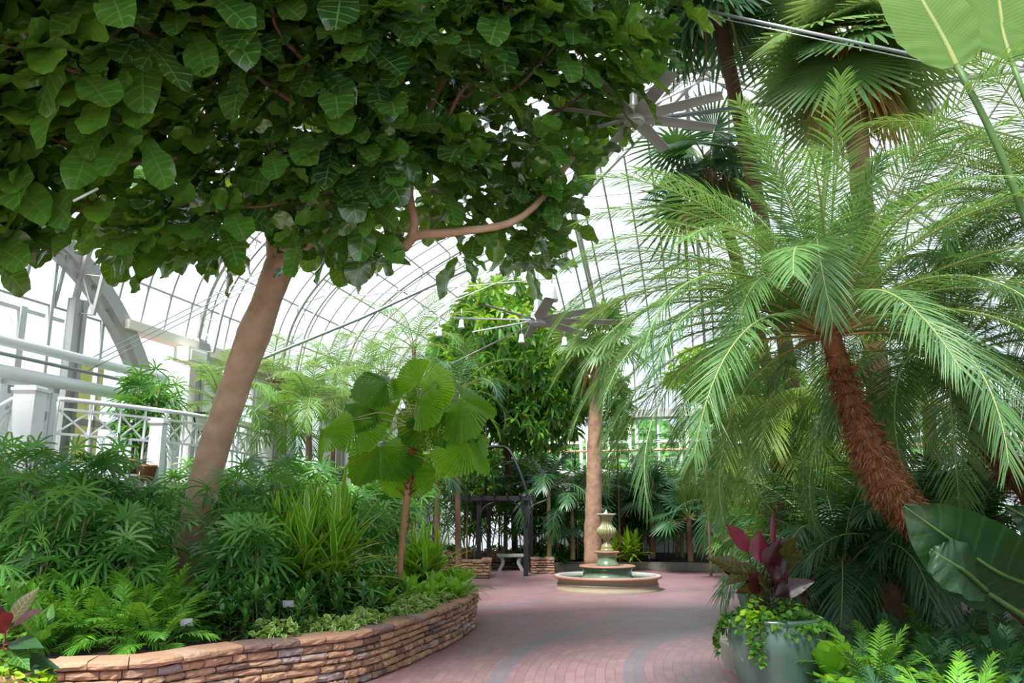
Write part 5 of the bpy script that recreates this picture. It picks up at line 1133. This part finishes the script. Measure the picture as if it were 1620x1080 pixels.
big_leaf('banana_leaf', 'large pale green banana leaf crossing the top right corner, left half', 'leaf', [pt(1514, 104, 5.2), pt(1494, 62, 5.2), pt(1462, 5, 5.2), pt(1425, -60, 5.25), pt(1380, -170, 5.4)], (1, .1, -.15), .66, BAN, (.35, .72, .9, 1, 1, .98, .95, .8, .5, .1), .006, .06, n=40, m=17, droopv=.1, petiole=[(3.9, 5.9, .25), (3.75, 5.5, 2.5), pt(1640, 400, 5.35), pt(1575, 225, 5.2)], pr=.022)
big_leaf('banana_leaf', 'second banana leaf behind, filling the top right corner', 'leaf', [pt(1600, 95, 5.6), pt(1585, 40, 5.6), pt(1570, -60, 5.6), pt(1540, -200, 5.8)], (1, .3, -.2), .75, BAN, (.25, .9, 1, 1, .9, .6, .1), .006, .06, n=34, m=15, droopv=.1, petiole=[(4.3, 6.2, .25), (4.2, 6.0, 3), pt(1690, 350, 5.7)], pr=.02)
# ================================================================ pots
def glazed_pot(x, y, z, s, label):
    m, nt, N, L = nodes('sea_green_glaze'); p = principled(nt, .22, .6); n1 = noise(nt, 2.5, 4); n2 = noise(nt, 9, 5)
    b_ = ramp(nt, n1.outputs[0], [(.3, (.055, .10, .08)), (.6, (.08, .14, .11)), (.75, (.13, .20, .16))]); L.new(mixc(nt, mth(nt, 'GREATER_THAN', n2.outputs[0], .7), b_, (.17, .23, .21)), p.inputs['Base Color']); out_to(nt, p.outputs[0])
    o = thing('glazed_pot', label, 'pot', (x, y, z)); mb = MB()
    lathe(mb, [(.001, 0), (.20, 0), (.22, .02), (.27, .15), (.33, .32), (.372, .50), (.385, .60), (.378, .67), (.355, .715), (.345, .74), (.36, .755), (.36, .775), (.335, .785), (.315, .77), (.315, .66), (.001, .66)], sides=64)
    q = mb.build('pot_body', m, o); q.scale = (s,) * 3
    mb = MB(); lathe(mb, [(.315, .70), (.15, .73), (.001, .735)], sides=32); q = mb.build('potting_soil', SOIL, o); q.scale = (s,) * 3
    return o
PX, PY = gx(1236, 7.05)[:2]
glazed_pot(PX, PY, 0, 1.0, 'big sea-green glazed pot with a red-leaved plant, at the kerb')
mb = MB(); box(mb, (PX + .05, PY + .0, .0), (.01, .01, .01))
# cordyline in the pot
o = thing('red_cordyline', 'dark red and bronze broad-leaved plant growing in the big green pot', 'potted plant', (PX, PY, .72))
CL = [((-.10, -.1, .8), .46, MAGL), ((.02, 0, 1.0), .42, MAGL), ((.12, .1, .9), .42, REDL), ((-.45, -.1, .7), .44, MAGL), ((-.6, .1, .35), .46, REDG), ((-.6, -.3, .2), .44, REDG), ((.0, -.5, .5), .44, REDG), ((.05, -.6, .1), .42, REDL), ((.6, -.1, .35), .46, REDL), ((.6, .2, .15), .46, REDG), ((-.7, -.1, .0), .4, REDG), ((.3, .3, .6), .42, REDL), ((-.2, .4, .5), .42, REDL), ((-.25, -.5, .2), .40, REDG), ((.35, -.5, .15), .38, REDG), ((.2, -.3, .7), .42, REDL), ((-.4, .2, .6), .42, REDL), ((-.5, -.2, -.15), .4, REDG), ((.1, -.6, -.2), .36, REDL), ((-.3, -.4, .5), .4, REDL), ((.4, -.2, .55), .4, REDL), ((-.7, .2, .5), .42, REDL)]
for j, (d, L_, m) in enumerate(CL):
    d = nrm(np.array(d)); st = np.array([rng.normal() * .09, rng.normal() * .07, .16 + .38 * ((j * 7) % 11) / 11]); mb = MB(); tube(mb, smooth_path([(st[0] * .4, st[1] * .4, 0), (st[0], st[1], st[2] * .7), st + d * .08], 6), .006, 5, mi=1)
    blades(mb, [st + d * .07], [d], [np.cross(d, [0.1, -.9, .5])], L_ * .8, .155, .18, OV, .22, nc=2, wave=.06); mb.build('leaf', [m, DSTEM], o)
mb = MB(); st = np.array([.03, 0, .55]); blades(mb, [st], [(.03, 0, 1)], [(1, .2, 0)], .36, .06, 0, LN, .5, nc=2); mb.build('leaf', MAGL, o)
def creeper(label, x, y, z, r, seed, leaf, n=420, trail=5, ang=(150, 260)):
    global rng
    old = rng; rng = np.random.default_rng(seed); o = thing('creeping_vine', label, 'potted plant', (x, y, z)); mb = MB()
    a = rng.uniform(0, 6.28, n); q = r * np.sqrt(rng.random(n)) * 1.15; zz = .16 * (1 - (q / r) ** 2 * .9) * rng.uniform(.3, 1.2, n) - np.clip(q - r, 0, 1) * 1.2 * rng.random(n)
    p = np.stack([q * np.cos(a), q * np.sin(a), zz], 1); d = np.stack([np.cos(a), np.sin(a), rng.uniform(-.5, .5, n)], 1) + .6 * rng.standard_normal((n, 3)); blades(mb, p, d, np.cross(d, np.array([0, -.4, 1.]) + .4 * rng.standard_normal((n, 3))), .055, .05, .15, (.4, 1, .9, .5, .05), .15)
    mb.build('vine_leaves', leaf, o)
    for t in range(trail):
        A = math.radians(rng.uniform(*ang)); e = np.array([math.cos(A), math.sin(A), 0]); P = smooth_path([e * r * .8 + [0, 0, .05], e * r * 1.15 + [0, 0, .02], e * r * 1.3 + [0, 0, -.12], e * r * 1.32 + [0, 0, -.12 - rng.uniform(.02, .2)]], 14)
        mb = MB(); tube(mb, P, .003, 4, mi=1, cap=False); k = 26; i = rng.integers(0, 14, k); d = rand_dirs(k) + e * .5; blades(mb, P[i], d, np.cross(d, [0, 0, 1.]), .05, .045, .1, (.4, 1, .9, .5, .05), .15); mb.build('vine_strand', [leaf, GSTEM], o)
    rng = old
creeper('small-leaved green vine spilling over the rim of the big green pot', PX, PY, .74, .36, 301, BUSH, 520, 9)
creeper('bright yellow-green shoots among the vine on the green pot rim', PX - .2, PY - .14, .78, .12, 302, LIME, 60, 2)
x2, y2 = gx(1205, 10.9)[:2]; glazed_pot(x2, y2, .24, .72, 'second smaller glazed pot hidden behind the red-leaved plant'); creeper('small green vine on the second glazed pot behind', x2, y2, .78, .26, 303, BUSH, 200, 3)
# clay ornament by the kerb
mb = MB(); lathe(mb, [(.001, 0), (.035, 0), (.05, .05), (.045, .1), (.02, .13), (.03, .16), (.001, .18)], sides=14); k_ = mb.build('clay_ornament', plain('rust_clay', (.25, .08, .05), .8), loc=(2.36, 8.9, .3)); tag(k_, 'small rusty clay ornament sitting on the kerb beside the pot', 'ornament')
# corner pot bottom left
q0 = onz(8, 1085, .0); px_, py_ = gx(-2, 6.1)[:2]
o = thing('clay_pot', 'tan clay pot cut by the bottom left corner', 'pot', (px_ - .05, py_, 0)); mb = MB(); lathe(mb, [(.001, 0), (.16, 0), (.21, .30), (.24, .46), (.255, .46), (.26, .53), (.235, .53), (.22, .46), (.001, .44)], sides=40); mb.build('pot_body', TANPOT, o)
mb = MB(); lathe(mb, [(.225, .46), (.001, .48)], sides=24); mb.build('potting_soil', SOIL, o)
creeper('dark and lime vine spilling from the tan clay pot, bottom left', px_ - .05, py_, .5, .26, 304, BUSH, 200, 4, (-60, 60)); 
lm = proto_scatter(305, LIME, 46, .16, .12, .075, .08, (.5, 1, 1, .7, .05)); place('sweet_potato_vine', lm, px_ + .17, py_ - .08, .44, 1.0, 'lime-green leaves hanging over the tan clay pot rim', 'potted plant'); place('sweet_potato_vine', lm, px_ + .02, py_ - .16, .53, .7, 'lime-green leaves above the middle of the tan clay pot', 'potted plant')
o = thing('red_calathea', 'dark burgundy and green broad-leaved plant in the tan clay pot', 'potted plant', (px_ - .05, py_, .5))
for d, L_, m, b0 in (((.7, -.2, .55), .34, REDL, .28), ((.8, -.3, .15), .34, BIGD, .2), ((.7, -.4, -.15), .30, CALA, .18), ((.2, -.5, .6), .3, REDL, .25), ((.9, .1, .0), .36, BIGD, .1), ((-.3, -.3, .8), .35, REDL, .25), ((.3, .3, .8), .35, REDG, .3)):
    d = nrm(d); mb = MB(); st = np.array([0, 0, b0]); tube(mb, [(0, 0, 0), st, st + d * .05], .006, 5, mi=1); blades(mb, [st + d * .04], [d], [np.cross(d, [0, -.5, .8])], L_, .15, .2, OV, .15, nc=2); mb.build('leaf', [m, REDFIB], o)
CAm = proto_rosette(306, 14, .42, .15, CALA, .2, (80, 15), .08, OV, nc=2, stem=False, wave=.04)
for px, D, z, s, lab in ((12, 7.6, .62, 1.1, 'veined green broad-leaved plant at the left edge above the red plant'), (50, 7.3, .5, .9, 'veined green broad-leaved plant at the left, in front of feathery palms')):
    g = gx(px, D); place('veined_plant', CAm, g[0], D, z, s, lab, 'shrub')
# ================================================================ light, sky, camera
w = bpy.data.worlds.new('sky'); sc.world = w; w.use_nodes = True; nt = w.node_tree
bg = nt.nodes['Background']; tc = nt.nodes.new('ShaderNodeTexCoord'); s = nt.nodes.new('ShaderNodeSeparateXYZ'); nt.links.new(tc.outputs['Generated'], s.inputs[0])
nt.links.new(ramp(nt, s.outputs[2], [(0, (.80, .92, 1.0)), (.35, (.88, .94, 1.0)), (1, (.93, .96, 1.0))]), bg.inputs[0]); bg.inputs[1].default_value = 1.75
sun = bpy.data.lights.new('sun', 'SUN'); sun.energy = 12.5; sun.angle = math.radians(14); sun.color = (1, .96, .89)
so = bpy.data.objects.new('sun', sun); col.objects.link(so); so.rotation_euler = Vector((-.30, -.62, 1.0)).to_track_quat('Z', 'Y').to_euler()
cam = bpy.data.cameras.new('camera'); cam.sensor_width = 36; cam.lens = FPX / 1620 * 36; cam.clip_end = 400
co = bpy.data.objects.new('camera', cam); col.objects.link(co); co.location = (0, 0, EYE); co.rotation_euler = (PI / 2 + math.radians(11.75), 0, 0)
sc.camera = co
sc.view_settings.view_transform = 'Standard'; sc.view_settings.look = 'None'; sc.view_settings.gamma = 1; sc.view_settings.use_curve_mapping = False; sc.view_settings.exposure = 0.0
sc.cycles.max_bounces = 7; sc.cycles.diffuse_bounces = 3; sc.cycles.glossy_bounces = 2; sc.cycles.transmission_bounces = 3; sc.cycles.transparent_max_bounces = 14
sc.cycles.use_denoising = True
